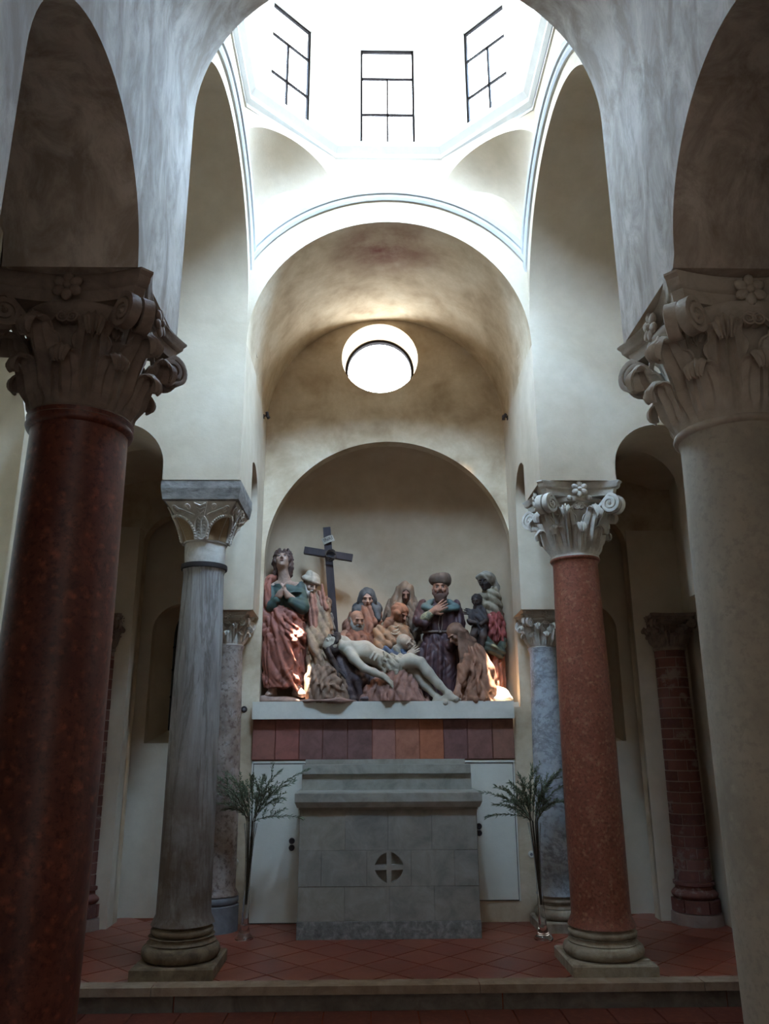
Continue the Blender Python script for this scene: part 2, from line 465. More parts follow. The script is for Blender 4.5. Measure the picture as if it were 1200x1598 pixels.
# corner bays: groin vaults and outer walls
def groin(name, x0, x1, y0, y1, zs, rise, label):
    n = 24; V = []; F = []
    cx, cy, rx, ry = (x0+x1)/2, (y0+y1)/2, (x1-x0)/2, (y1-y0)/2
    for i in range(n+1):
        for j in range(n+1):
            a, b = -1 + 2*i/n, -1 + 2*j/n
            z = zs + rise*max(math.sqrt(max(0, 1-a*a)), math.sqrt(max(0, 1-b*b)))
            V.append((cx + a*rx, cy + b*ry, z))
    for i in range(n):
        for j in range(n):
            q = i*(n+1)+j; F.append((q, q+1, q+n+2, q+n+1))
    m = len(V)
    V += [(x0, y0, 4.6), (x1, y0, 4.6), (x1, y1, 4.6), (x0, y1, 4.6)]
    F.append((m, m+1, m+2, m+3))
    o = link(name, mesh(name, V, F, 40, recalc=False), plaster_corner)
    struct(o, label)
for nm, sx in (('left', -1), ('right', 1)):
    xs = sorted((sx*1.70, sx*2.95))
    groin('ceiling_corner_back_' + nm, xs[0], xs[1], YO - .05, 3.15, 3.52, .50, 'dark groin vault of the back %s corner bay' % nm)
    groin('ceiling_corner_front_' + nm, xs[0], xs[1], -3.2, -YO + .05, 3.40, .58, 'dark groin vault of the front %s corner bay' % nm)
    xs = sorted((sx*1.71, sx*3.3))
    mb = MB(); mb.box(xs[0], xs[1], -3.4, -3.0, -.15, 4.6)
    struct(mb.build('wall_corner_front_' + nm, plaster_corner), 'outer wall of the front %s corner bay' % nm)

# back wall: sculpture niche, round window, tall recesses of the corner bays
NC, NR, NZ, NF = 0.03, 1.215, 3.23, 1.86       # niche centre, radius, spring, floor
OC, OZ, OR = -0.055, 5.39, .40                 # round window
outer = [(-3.35, -.1), (3.35, -.1), (3.35, ZT), (-3.35, ZT)]
niche = [(NC + NR, NF - .05)] + arc(NC, NZ, NR, 0, PI, 56) + [(NC - NR, NF - .05)]
ocu = [(OC + OR*math.cos(2*PI*i/56), OZ + OR*math.sin(2*PI*i/56)) for i in range(56)]
holes = [niche, ocu]
for sx in (-1, 1):
    h = [(2.37, 0.0)] + arc(2.06, 3.35, .31, 0, PI, 24) + [(1.75, 0.0)]
    holes.append([(sx*a, b) for a, b in h])
o = prism('wall_back', [outer] + holes, 'y', YB, YB + .14, plaster_arm, smooth=25)
struct(o, 'back wall with the sculpture niche and a round window')
# apse of the sculpture niche
n, m = 48, 14
V, F = [], []
ND = .78
rows = [NF - .05, 2.3, 2.8, NZ] 
for z in rows:
    for i in range(n + 1):
        a = PI*i/n; V.append((NC + NR*math.cos(a), YB + .13 + ND*math.sin(a), z))
for j in range(1, m + 1):
    l = PI/2*j/m
    for i in range(n + 1):
        a = PI*i/n; V.append((NC + NR*math.cos(a)*math.cos(l), YB + .13 + ND*math.sin(a)*math.cos(l), NZ + NR*math.sin(l)))
R_ = len(rows) + m
for j in range(R_ - 1):
    for i in range(n):
        q = j*(n+1)+i; F.append((q, q+1, q+n+2, q+n+1))
o = link('wall_niche', mesh('wall_niche', V, F, 60, recalc=False), plaster_niche)
struct(o, 'curved brownish plaster apse behind the sculpture group')
# splay of the round window
mb = MB()
prof = [(OR, YB + .10), (OR - .035, YB + .36), (OR + .12, YB + .36)]
k = 56
V = [(OC + r*math.cos(2*PI*i/k), y, OZ + r*math.sin(2*PI*i/k)) for r, y in prof for i in range(k)]
F = [(j*k+i, j*k+(i+1) % k, (j+1)*k+(i+1) % k, (j+1)*k+i) for j in range(2) for i in range(k)]
mb.add(V, F)
struct(mb.build('wall_oculus_splay', plaster_white, smooth=40), 'plastered reveal of the round window')
# shells behind the back wall
mb = MB(); mb.box(-3.35, 3.35, 3.85, 3.95, -.1, ZT)
struct(mb.build('wall_outer_back', plaster_corner), 'outer masonry behind the niche')
for nm, sx in (('left', -1), ('right', 1)):
    xa, xb = sorted((sx*1.55, sx*3.35))
    # recess wall of the corner bay with a window opening
    wl = [(sx*1.74, 1.5)] + [(sx*a, b) for a, b in arc(2.02, 2.55, .28, PI, 0, 16)] + [(sx*2.30, 1.5)]
    o = prism('wall_corner_back_' + nm, [[(xa, -.1), (xb, -.1), (xb, 4.6), (xa, 4.6)], wl], 'y', 3.12, 3.22, plaster_corner)
    struct(o, 'pale recessed wall of the back %s corner bay' % nm)
    xa, xb = sorted((sx*2.37, sx*2.9))
    o = prism('wall_corner_pier_' + nm, [[(xa, -.05), (xb, -.05), (xb, 3.5), (xa, 3.5)]], 'y', 2.80 if sx > 0 else 2.67, YB + .02, plaster_corner)
    struct(o, 'plastered corner pier of the back %s bay' % nm)
    e = empty('window_%d' % (1 if sx < 0 else 2), (sx*2.02, 3.22, 1.5))
    struct(e, 'narrow dark round-headed window in the %s corner bay' % nm)
    # splayed embrasure: jambs, sill and head going back to a narrow dark pane
    mb = MB()
    fr = [(.28, 0.0)] + [(.28*math.cos(a), 1.05 + .28*math.sin(a)) for a in [PI*i/16 for i in range(17)]] + [(-.28, 0.0)]
    bk = [(-sx*0 + .11*1.0*(p[0]/.28) - .06*(1 if sx > 0 else -1)*(-1), .12 + p[1]*.88) for p in fr]
    L = len(fr)
    V = [(p[0], 0.0, p[1]) for p in fr] + [(p[0], .34, p[1]) for p in bk]
    F = [(i, (i+1) % L, (i+1) % L + L, i + L) for i in range(L)]
    mb.add(V, F); mb.build('reveal', plaster_corner, e, smooth=40)
    mb = MB(); mb.add([(p[0], .335, p[1]) for p in bk], [tuple(range(L))]); mb.build('pane', dark_glass, e)
    mb = MB()
    zc = [q[0] for q in bk]; xm = (min(zc) + max(zc))/2
    for z in (.45, .72, .95): mb.box(min(zc), max(zc), .32, .332, z - .008, z + .008)
    mb.box(xm - .008, xm + .008, .318, .332, .12, 1.25)
    mb.build('grille', frame_iron, e)

# unseen slab added to keep world light out of the upper shell
# square outline with the octagonal opening
A8 = 1.15
oc = [(A8/math.cos(PI/8)*math.cos(PI/8 + PI/4*i), A8/math.cos(PI/8)*math.sin(PI/8 + PI/4*i)) for i in range(8)]
o = prism('ceiling_light_seal', [[(-3.4, -6.4), (3.4, -6.4), (3.4, 3.95), (-3.4, 3.95)], list(reversed(oc))], 'z', ZT, ZT + .12, plaster_drum)
struct(o, 'unseen light-blocking slab around the octagonal lantern opening')

# squinches at the four corners of the crossing
s8 = A8*math.tan(PI/8)
trim = 1
for nm, sx, sy in (('back_left', -1, 1), ('back_right', 1, 1), ('front_left', -1, -1), ('front_right', 1, -1)):
    ax, ay = (sx*s8, sy*(YI + .0)), (sx*XI, sy*s8)
    nseg = 24; zs, rise = 6.10, .26
    V = []; F = []
    for i in range(nseg + 1):
        t = i/nseg; c = -math.cos(PI*t)
        x = (ax[0] + ay[0])/2 + (ay[0] - ax[0])/2*c; y = (ax[1] + ay[1])/2 + (ay[1] - ax[1])/2*c
        z = zs + rise*math.sin(PI*t)
        V.append((x, y, z)); V.append((x, y, ZT + .02))
    for i in range(nseg): F.append((2*i, 2*i+2, 2*i+3, 2*i+1))
    b0 = len(V); q = 8
    for j in range(q + 1):
        f = j/q
        for i in range(nseg + 1):
            p = Vector(V[2*i]); e = Vector((sx*(XI + .01), sy*(YI + .01), 5.55))
            g = p.lerp(e, f)
            # belly outwards into the corner and upwards
            bow = math.sin(PI*f)*math.sin(PI*i/nseg)
            g += Vector((sx*.09, sy*.09, .10))*bow
            V.append(g)
    for j in range(q):
        for i in range(nseg):
            a = b0 + j*(nseg+1) + i; F.append((a, a+1, a+nseg+2, a+nseg+1))
    o = link('wall_squinch_' + nm, mesh('wall_squinch_' + nm, V, F, 35, recalc=False), plaster_white)
    struct(o, 'shell-shaped squinch in the %s corner of the crossing' % nm.replace('_', ' '))

# moulded archivolts round the four crossing arches
def archivolt(idx, plane, d, sgn, z0, r0, r1, half, label):
    prof = [(r0, 0), (r0, .018), (r0 + .02, .03), (r0 + .045, .03), (r0 + .05, .045), (r1 - .02, .052), (r1, .04), (r1, 0)]
    a0 = math.acos(min(1, (half - .005)/((r0 + r1)/2))); n = 48
    V = []; F = []; m = len(prof)
    for i in range(n + 1):
        for (r, h) in prof:
            # each radius runs until it meets the corner
            a_ = math.acos(min(1, (half + .0)/r)); a = a_ + (PI - 2*a_)*i/n
            u, z = r*math.cos(a), z0 + r*math.sin(a)
            dd = d - sgn*h
            V.append((u, dd, z) if plane == 'y' else (dd, u, z))
    for i in range(n):
        for k in range(m - 1):
            F.append((i*m+k, i*m+k+1, (i+1)*m+k+1, (i+1)*m+k))
    o = link('trim_%d' % idx, mesh('trim_%d' % idx, V, F, 30), moulding_mat)
    struct(o, label)
archivolt(1, 'y', YI, 1, 4.62, 1.375, 1.475, XI, 'white archivolt moulding round the altar arm arch')
archivolt(2, 'x', -XI, -1, 4.8, 1.20, 1.30, YI, 'white archivolt moulding round the left arm arch')
archivolt(3, 'x', XI, 1, 4.8, 1.20, 1.30, YI, 'white archivolt moulding round the right arm arch')
archivolt(4, 'y', -YI, -1, 4.83, 1.27, 1.37, 1.14, 'white archivolt moulding round the near arm arch')

# lantern: cornice, eight walls with windows, cap
def octring(prof, name, mat, label):
    V = []; F = []; m = len(prof)
    for i in range(8):
        a = PI/8 + PI/4*i
        for (ap, z) in prof:
            R = ap/math.cos(PI/8); V.append((R*math.cos(a), R*math.sin(a), z))
    for i in range(8):
        j = (i + 1) % 8
        for k in range(m - 1): F.append((i*m+k, j*m+k, j*m+k+1, i*m+k+1))
    o = link(name, mesh(name, V, F, 20), mat); struct(o, label); return o
octring([(A8 + .05, 6.40), (A8 - .0, 6.40), (A8 - .0, 6.44), (A8 - .03, 6.47), (A8 - .03, 6.51), (A8 - .07, 6.56), (A8 - .075, 6.60), (A8 - .03, 6.63), (A8 - .0, 6.64), (A8 + .05, 6.64)],
        'trim_5', plaster_drum, 'octagonal white cornice at the foot of the lantern')
side = 2*s8
WW, WZ0, WZ1, DT = .25, 6.67, 7.80, 8.55
for i in range(8):
    a = PI/2 + PI/4*i           # outward direction of the face, starting with the back one
    e = empty('wall_lantern_%d' % (i + 1), (A8*math.cos(a), A8*math.sin(a), 0), a - PI/2)
    loop = [(-side/2 - .12, 6.5), (side/2 + .12, 6.5), (side/2 + .12, DT), (-side/2 - .12, DT)]
    hole = [(-WW, WZ0), (WW, WZ0), (WW, WZ1), (-WW, WZ1)]
    prism('wall_panel', [loop, hole], 'y', 0, .30, plaster_drum, e, smooth=None)
    struct(e, 'white lantern wall face number %d counted from the back' % (i + 1))
    wn = empty('window_%d' % (i + 3), (A8*math.cos(a), A8*math.sin(a), 0), a - PI/2)
    struct(wn, 'bright iron-framed lantern window, face %d counted from the back' % (i + 1))
    mb = MB(); yy = .10; t = .020
    mb.box(-WW, -WW + t, yy, yy + .03, WZ0, WZ1); mb.box(WW - t, WW, yy, yy + .03, WZ0, WZ1)
    mb.box(-WW, WW, yy, yy + .03, WZ1 - t*1.2, WZ1); mb.box(-WW, WW, yy, yy + .03, WZ0, WZ0 + t)
    mb.build('frame', frame_iron, wn)
    zr = [WZ0, WZ0 + .39, WZ0 + .80, WZ1]
    for z in zr[1:3]:
        MB().box(-WW + t, WW - t, yy, yy + .02, z - .008, z + .008).build('glazing_bar', frame_iron, wn)
    MB().box(-.008, .008, yy, yy + .02, zr[0], zr[2]).build('glazing_bar', frame_iron, wn)
    for (x0, x1, z0, z1) in ((-WW, 0, zr[0], zr[1]), (0, WW, zr[0], zr[1]), (-WW, 0, zr[1], zr[2]), (0, WW, zr[1], zr[2]), (-WW, WW, zr[2], zr[3])):
        MB().box(x0, x1, yy + .022, yy + .028, z0, z1).build('pane', lantern_pane, wn)
V = []; F = []
prof = [(A8 + .3, DT - .02), (A8 - .02, DT - .02), (A8 - .02, DT + .05), (A8*.75, DT + .42), (A8*.35, DT + .62), (.02, DT + .68)]
octring(prof, 'ceiling_lantern', plaster_drum, 'white cap of the octagonal lantern')

# round window fittings
wn = empty('window_11', (OC, YB + .36, OZ))
struct(wn, 'round window with a dark iron rim high on the back wall')
mb = MB(); k = 56; r0, r1 = OR - .055, OR - .030
V = []; F = []
for (r, y) in ((r1, -.06), (r0, -.06), (r0, .0), (r1, .0)):
    V += [(r*math.cos(2*PI*i/k), y, r*math.sin(2*PI*i/k)) for i in range(k)]
for j in range(4):
    for i in range(k):
        F.append((j*k+i, j*k+(i+1) % k, ((j+1) % 4)*k+(i+1) % k, ((j+1) % 4)*k+i))
mb.add(V, F); mb.build('rim', frame_iron, wn, smooth=40)
V = [(0, .005, 0)] + [(OR*math.cos(2*PI*i/k), .005, OR*math.sin(2*PI*i/k)) for i in range(k)]
mb = MB(); mb.add(V, [(0, 1 + i, 1 + (i+1) % k) for i in range(k)]); mb.build('pane', oculus_pane, wn)

# ------------------------------------------------------------------ floors and step
SY = 1.0                                       # front of the step
fl = MB().box(-3.3, 3.3, SY + .02, 3.25, -.16, -.0015).build('floor', grout)
struct(fl, 'raised terracotta floor of the chapel')
ts = .30
d = ts*.708 - .004
tile_me = None
bm = bmesh.new()
vs = [bm.verts.new(p) for p in ((0, -d, 0), (d, 0, 0), (0, d, 0), (-d, 0, 0))]
f = bm.faces.new(vs)
r = bmesh.ops.extrude_face_region(bm, geom=[f])
top = [v for v in r['geom'] if isinstance(v, bmesh.types.BMVert)]
for v in top: v.co.z += .014; v.co.x *= .985; v.co.y *= .985
tile_me = bm_mesh('tile', bm); tile_me.materials.append(floor_tile)
st = ts*1.416
yy0 = SY + .055
bm = bmesh.new()
vs = [bm.verts.new(p) for p in ((-d, 0, 0), (d, 0, 0), (0, d, 0))]
f = bm.faces.new(vs); r = bmesh.ops.extrude_face_region(bm, geom=[f])
for v in [v for v in r['geom'] if isinstance(v, bmesh.types.BMVert)]: v.co.z += .014; v.co.x *= .985; v.co.y *= .985
half_me = bm_mesh('tile', bm); half_me.materials.append(floor_tile)
for j in range(0, 18):
    for i in range(-16, 17):
        x = i*st/2; y = yy0 + j*st/2
        if (i + j) % 2: continue
        if abs(x) > 3.0 or y > 3.05: continue
        o = link('tile', half_me if j == 0 else tile_me, None, fl, (x, y, -.0118 + rnd.uniform(-.0006, .0006)))
        o.rotation_euler = (rnd.uniform(-.0015, .0015), rnd.uniform(-.0015, .0015), 0)
lo = MB().box(-3.3, 3.3, -6.4, SY + .03, -.30, -.150).build('floor_lower', grout)
struct(lo, 'lower terracotta floor in front of the step')
bm = bmesh.new()
a = .146
vs = [bm.verts.new(p) for p in ((-a, -a, 0), (a, -a, 0), (a, a, 0), (-a, a, 0))]
f = bm.faces.new(vs); r = bmesh.ops.extrude_face_region(bm, geom=[f])
for v in [v for v in r['geom'] if isinstance(v, bmesh.types.BMVert)]: v.co.z += .012; v.co.x *= .985; v.co.y *= .985
low_me = bm_mesh('tile', bm); low_me.materials.append(floor_tile_low)
for j in range(9):
    for i in range(-9, 10):
        link('tile', low_me, None, lo, (i*.3 + (.15 if j % 2 else 0), SY - .15 - j*.3, -.150))
sp = empty('trim_6', (0, SY, 0)); struct(sp, 'stone step edge across the chapel front')
xs = [-3.3, -1.55, .55, 2.0, 3.3]
for i in range(4):
    MB().box(xs[i] + .003, xs[i+1] - .003, -.012, .13, -.045, .004).build('edge_slab', step_stone, sp)
    MB().box(xs[i] + .15, xs[i+1] + .14, .006, .05, -.145, -.046).build('riser_slab', riser_stone, sp)
# ------------------------------------------------------------------ columns
def leaf_mesh(name, h, w, curl=.16, lean=.22, th=.012, lobes=5, mat=None):
    """acanthus leaf: base at origin, grows up z, curls out along -y"""
    nt, ns = 26, 14
    bm = bmesh.new(); G = []
    y1, z1 = lean*h, h*.84
    rc = curl*h
    for i in range(nt + 1):
        t = i/nt
        if t < .62:
            q = t/.62; y = y1*q*q*.9 + .01*min(1, q*3); z = z1*q; ny, nz = 1, 0
        else:
            q = (t - .62)/.38; a = q*math.radians(215)
            y = y1*.9 + .01 + rc*(1 - math.cos(a)); z = z1 + rc*math.sin(a)*1.05
        hw = w/2*(.78 + .30*math.sin(PI*min(t/.75, 1)*.95))
        if t > .62: hw *= 1 - .55*((t - .62)/.38)**1.3
        ser = abs(math.sin(PI*lobes*t))
        row = []
        for k in range(ns + 1):
            s = -1 + 2*k/ns
            edge = 1 - .20*(1 - ser)*abs(s)**3
            x = s*hw*edge
            fl = (.015*math.cos(s*4.0*PI)*(1 - .3*abs(s)) + .014*(1 - abs(s)))*(h/.3)*min(1.0, t/.22)
            wrap = -.42*hw*s*s
            if t < .62: p = (x, -(y + fl + wrap), z)
            else:
                a = (t - .62)/.38*math.radians(215)
                p = (x, -(y + wrap*.6 + fl*math.cos(a)), z + fl*math.sin(a)*.8 - .10*hw*s*s*2)
            row.append(bm.verts.new(p))
        G.append(row)
    for i in range(nt):
        for k in range(ns):
            bm.faces.new((G[i][k], G[i][k+1], G[i+1][k+1], G[i+1][k]))
    bmesh.ops.recalc_face_normals(bm, faces=bm.faces)
    bmesh.ops.solidify(bm, geom=bm.faces[:], thickness=th)
    me = bm_mesh(name, bm, 60)
    if mat: me.materials.append(mat)
    return me

def volute_mesh(name, size, width, mat, stalk=1.0, turns=2.1):
    """corner scroll in the x-z plane: comes from the bell (x=0) and rolls up at x=size*1.6"""
    bm = bmesh.new()
    P = []
    cx, cz, r0 = size*1.45, 0.0, size*.62
    for i in range(10):
        q = i/9.0
        P.append((-.1*size + (cx - -.1*size)*q, -1.5*size*stalk + (cz + r0 + 1.5*size*stalk)*(q**.62), size*.10*(.7 + .3*q)))
    N = 46
    for i in range(1, N + 1):
        a = turns*2*PI*i/N; r = r0*(1 - .86*i/N)
        P.append((cx + r*math.sin(a), cz + r*math.cos(a), size*.10*(1 - .35*i/N)))
    V = []; F = []
    for i, (x, z, t) in enumerate(P):
        a = P[max(i-1, 0)]; b = P[min(i+1, len(P)-1)]
        tx, tz = b[0]-a[0], b[1]-a[1]; l = math.hypot(tx, tz) or 1
        nx, nz = -tz/l, tx/l
        wdt = width*(.55 + .45*min(1, i/12))
        for (o, y) in ((t, -wdt), (t*.3, -wdt*1.12), (-t, -wdt), (-t, wdt), (t*.3, wdt*1.12), (t, wdt)):
            V.append((x + nx*o, y, z + nz*o))
    m = 6
    for i in range(len(P) - 1):
        for k in range(m):
            F.append((i*m+k, i*m+(k+1) % m, (i+1)*m+(k+1) % m, (i+1)*m+k))
    F.append(tuple(range(m))); F.append(tuple((len(P)-1)*m+k for k in range(m)))
    mb = MB(); mb.add(V, F)
    # recessed web disc and eye
    k = 20
    for yy in (-width*.55, width*.55):
        W = [(cx, yy, cz)] + [(cx + r0*.92*math.cos(2*PI*i/k), yy, cz + r0*.92*math.sin(2*PI*i/k)) for i in range(k)]
        mb.add(W, [(0, 1+i, 1+(i+1) % k) for i in range(k)])
    mb.ball((cx, 0, cz), (r0*.2, width*1.25, r0*.2), 8, 6)
    bm.free()
    me = mb.me(name, 45); me.materials.append(mat); return me

def rosette_mesh(name, r, mat, petals=6):
    mb = MB()
    for i in range(petals):
        a = 2*PI*i/petals + PI/2
        c = (r*.58*math.cos(a), -.02*r, r*.58*math.sin(a))
        n = len(mb.V)
        mb.ball((0, 0, 0), (r*.42, r*.20, r*.33), 10, 6)
        ca, sa = math.cos(a), math.sin(a)
        for q in range(n, len(mb.V)):
            x, y, z = mb.V[q]
            mb.V[q] = (c[0] + x*ca - z*sa, c[1] + y - .10*r*(abs(x)/r), c[2] + x*sa + z*ca)
    mb.ball((0, -.14*r, 0), (r*.24, r*.22, r*.24), 10, 6)
    me = mb.me(name, 60); me.materials.append(mat); return me

def abacus_mesh(name, half, z0, z1, bow, cut, mat, tilt=0):
    out = []
    c = half - cut
    for s in range(4):
        g = s*PI/2
        for i in range(17):
            t = -1 + 2*i/16
            x = t*c; y = -half + bow*(1 - t*t)
            out.append((x*math.cos(g) - y*math.sin(g), x*math.sin(g) + y*math.cos(g)))
    h = z1 - z0
    prof = [(0, .80), (.0, .86), (.45, .89), (.50, .93), (.60, .955), (.78, .965), (.90, 1.0), (.985, 1.0), (1.0, .985)]
    V = []; F = []; m = len(out)
    for (q, s) in prof: V += [(x*s, y*s, z0 + h*q) for x, y in out]
    for j in range(len(prof) - 1):
        for i in range(m): F.append((j*m+i, j*m+(i+1) % m, (j+1)*m+(i+1) % m, (j+1)*m+i))
    F.append(tuple(range(m))); F.append(tuple((len(prof)-1)*m + i for i in range(m)))
    me = mesh(name, V, F, 35); me.materials.append(mat); return me

def corinthian(col, z0, z1, rn, half, mat, beads=False, leaves=8, seed=0, rot=0.0):
    """capital from z0 (neck) to z1 (top of abacus) around local axis"""
    H = z1 - z0; ha = H*.20; zb = z1 - ha
    mb = MB()
    prof = [(0, z0 - .01), (rn*1.0, z0), (rn*1.0, z0 + H*.1), (rn*1.02, z0 + H*.30), (rn*1.10, z0 + H*.52), (rn*1.24, z0 + H*.68), (rn*1.36, z0 + H*.74),
            (rn*1.40, z0 + H*.775), (rn*1.36, zb + .004), (0, zb + .004)]
    mb.lathe(prof, 40)
    cap = mb.build('capital', mat, col, smooth=50)
    mb = MB()
    ring = [(rn*1.0, z0 - .035), (rn*1.07, z0 - .03), (rn*1.09, z0 - .016), (rn*1.07, z0 - .002), (rn*1.0, z0 + .003)]
    mb.lathe(ring, 48); mb.build('astragal', mat, cap, smooth=60)
    w1 = 2*PI*rn/leaves*1.02
    low = leaf_mesh('leaf', H*.37, w1*.98, .22, .20, .010, 5, mat)
    upp = leaf_mesh('leaf', H*.62, w1*1.0, .16, .24, .010, 6, mat)
    for i in range(leaves):
        a = 2*PI*i/leaves + rot
        link('leaf', low, None, cap, (rn*.99*math.sin(a), -rn*.99*math.cos(a), z0), (0, 0, a))
        a += PI/leaves
        link('leaf', upp, None, cap, (rn*.96*math.sin(a), -rn*.96*math.cos(a), z0 + H*.01), (0, 0, a))
    sz = H*.22
    vol = volute_mesh('volute', sz, H*.042, mat)
    corner = half*1.30
    for i in range(4):
        a = PI/4 + i*PI/2
        for s in (-1, 1):
            # the scroll runs from the bell to the corner of the abacus
            r_in = rn*1.08
            ang = a + s*.30
            px, py = r_in*math.cos(ang), r_in*math.sin(ang)
            tx, ty = (corner - sz*.55)*math.cos(a + s*.10), (corner - sz*.55)*math.sin(a + s*.10)
            L = math.hypot(tx - px, ty - py)
            rz = math.atan2(ty - py, tx - px)
            o = link('volute', vol, None, cap, (tx - math.cos(rz)*sz*1.45, ty - math.sin(rz)*sz*1.45, z0 + H*.665), (0, 0, rz))
        # small leaf propping the scrolls
        o = link('leaf', low, None, cap, (rn*1.12*math.cos(a), rn*1.12*math.sin(a), z0 + H*.26), (-.45, 0, a + PI/2)); o.scale = (.8, .9, .95)
    ab = link('abacus', abacus_mesh('abacus', half, zb, z1, half*.17, half*.11, mat), None, cap)
    ros = rosette_mesh('rosette', H*.125, mat)
    scr = volute_mesh('helix', H*.085, H*.03, mat)
    for i in range(4):
        a = i*PI/2
        link('rosette', ros, None, cap, ((half*.86)*math.sin(a), -(half*.86)*math.cos(a), zb + ha*.42), (0, 0, a))
        for s in (-1, 1):
            bx = s*H*.16; by = -rn*1.30
            o = link('helix', scr, None, cap, (bx*math.cos(a) - by*math.sin(a), bx*math.sin(a) + by*math.cos(a), z0 + H*.66), (0, 0, a + (PI if s > 0 else 0)))
        if beads:
            mb = MB()
            for t in (-.36, -.12, .12, .36):
                x = t*half*1.9; y = -(rn*1.45 + .012 - abs(t)*.03)
                mb.ball((x*math.cos(a) - y*math.sin(a), x*math.sin(a) + y*math.cos(a), zb - .02), (.024, .024, .022), 10, 6)
            mb.build('bead_row', mat, cap, smooth=60)
    if beads:
        mb = MB(); mb.lathe([(rn*1.3, zb - .045), (rn*1.46, zb - .04), (rn*1.5, zb - .02), (rn*1.46, zb), (rn*1.3, zb)], 40); mb.build('echinus', mat, cap, smooth=60)
    return cap

def attic_base(col, half, r, h, mat, pmat, z0=0.0, plinth=.36):
    ph = h*plinth
    mb = MB()
    b = .006
    mb.add([(sx*(half - q), sy*(half - q), z) for q, z in ((0.0, z0), (0.0, z0 + ph - b*2), (b*2, z0 + ph)) for sx, sy in ((-1,-1),(1,-1),(1,1),(-1,1))],
           [(3,2,1,0),(8,9,10,11)] + [(j*4+i, j*4+(i+1)%4, (j+1)*4+(i+1)%4, (j+1)*4+i) for j in range(2) for i in range(4)])
    mb.build('plinth', pmat, col)
    prof = [(0, z0 + ph - .01)]
    R1, hh = half*.97, h - ph
    for i in range(9):
        a = -PI/2 + PI*i/8; prof.append((R1 - hh*.21 + hh*.21*math.cos(a), z0 + ph + hh*.22 + hh*.22*math.sin(a)))
    prof += [(R1*.88, z0 + ph + hh*.47), (R1*.82, z0 + ph + hh*.54), (R1*.81, z0 + ph + hh*.60), (R1*.85, z0 + ph + hh*.64)]
    R2 = r*1.16
    for i in range(7):
        a = -PI/2 + PI*i/6; prof.append((R2 - hh*.12 + hh*.12*math.cos(a), z0 + ph + hh*.77 + hh*.12*math.sin(a)))
    prof += [(r*1.05, z0 + h*.97), (r*1.04, z0 + h), (0, z0 + h)]
    mb = MB(); mb.lathe(prof, 48); mb.build('base', mat, col, smooth=40)

def shaft(col, z0, z1, r0, r1, mat, n=64, wob=0.0, seed=1, flare=True):
    rr = random.Random(seed); ph = [rr.uniform(0, 6) for _ in range(8)]
    V = []; F = []; rows = 40
    for j in range(rows + 1):
        t = j/rows; z = z0 + (z1 - z0)*t
        r = r0 + (r1 - r0)*t + .010*math.sin(PI*t)
        if flare:
            r += .030*max(0, 1 - t/.03)**2 + .018*max(0, (t - .975)/.025)**2
        for k in range(n):
            a = 2*PI*k/n
            q = r + wob*(.5*math.sin(5*a + ph[0] + 1.5*t) + .4*math.sin(9*a + ph[1]) + .6*math.sin(2*a + ph[2] + 7*t) + .35*math.sin(17*a + ph[3] + 2*t))
            V.append((q*math.cos(a), q*math.sin(a), z))
    for j in range(rows):
        for k in range(n): F.append((j*n+k, j*n+(k+1) % n, (j+1)*n+(k+1) % n, (j+1)*n+k))
    F.append(tuple(range(n))); F.append(tuple(rows*n + k for k in range(n)))
    return link('shaft', mesh('shaft', V, F, 50), mat, col)

# near left: dark red marble
c = empty('column', (-1.457, -1.39, -.14)); tag(c, 'dark red marble column with a brown carved capital nearest at left', 'column', 'columns of the crossing', 'thing')
attic_base(c, .34, .25, .34, base_stone, base_stone)
shaft(c, .33, 3.02, .212, .204, red_dark)
mb = MB(); mb.lathe([(.20, 2.955), (.222, 2.96), (.230, 2.978), (.222, 2.995), (.226, 3.002), (.228, 3.014), (.214, 3.022)], 48); mb.build('neck_ring', red_dark, c, smooth=60)
corinthian(c, 3.025, HC + .14, .208, .365, cap_dark)
# near right: beige grey marble
c = empty('column', (1.49, -1.39, -.14)); tag(c, 'beige grey marble column with a carved scroll capital nearest at right', 'column', 'columns of the crossing', 'thing')
attic_base(c, .36, .27, .34, base_stone, base_stone)
shaft(c, .33, 2.98, .240, .228, grey_beige)
corinthian(c, 2.98, HC + .14, .236, .375, cap_beige, beads=False)
# far right: light red mottled marble
c = empty('column', (1.472, 1.40, 0)); tag(c, 'mottled red marble column with pale bead and flower capital beside the right vase', 'column', 'columns of the crossing', 'thing')
attic_base(c, .285, .205, .27, base_stone, base_stone, plinth=.28)
shaft(c, .265, 2.90, .205, .172, red_light)
corinthian(c, 2.905, HC, .176, .335, cap_white, beads=True)
mb = MB(); mb.lathe([(.17, 2.855), (.188, 2.86), (.196, 2.875), (.188, 2.89), (.176, 2.893)], 40); mb.build('neck_ring', red_light, c, smooth=60)

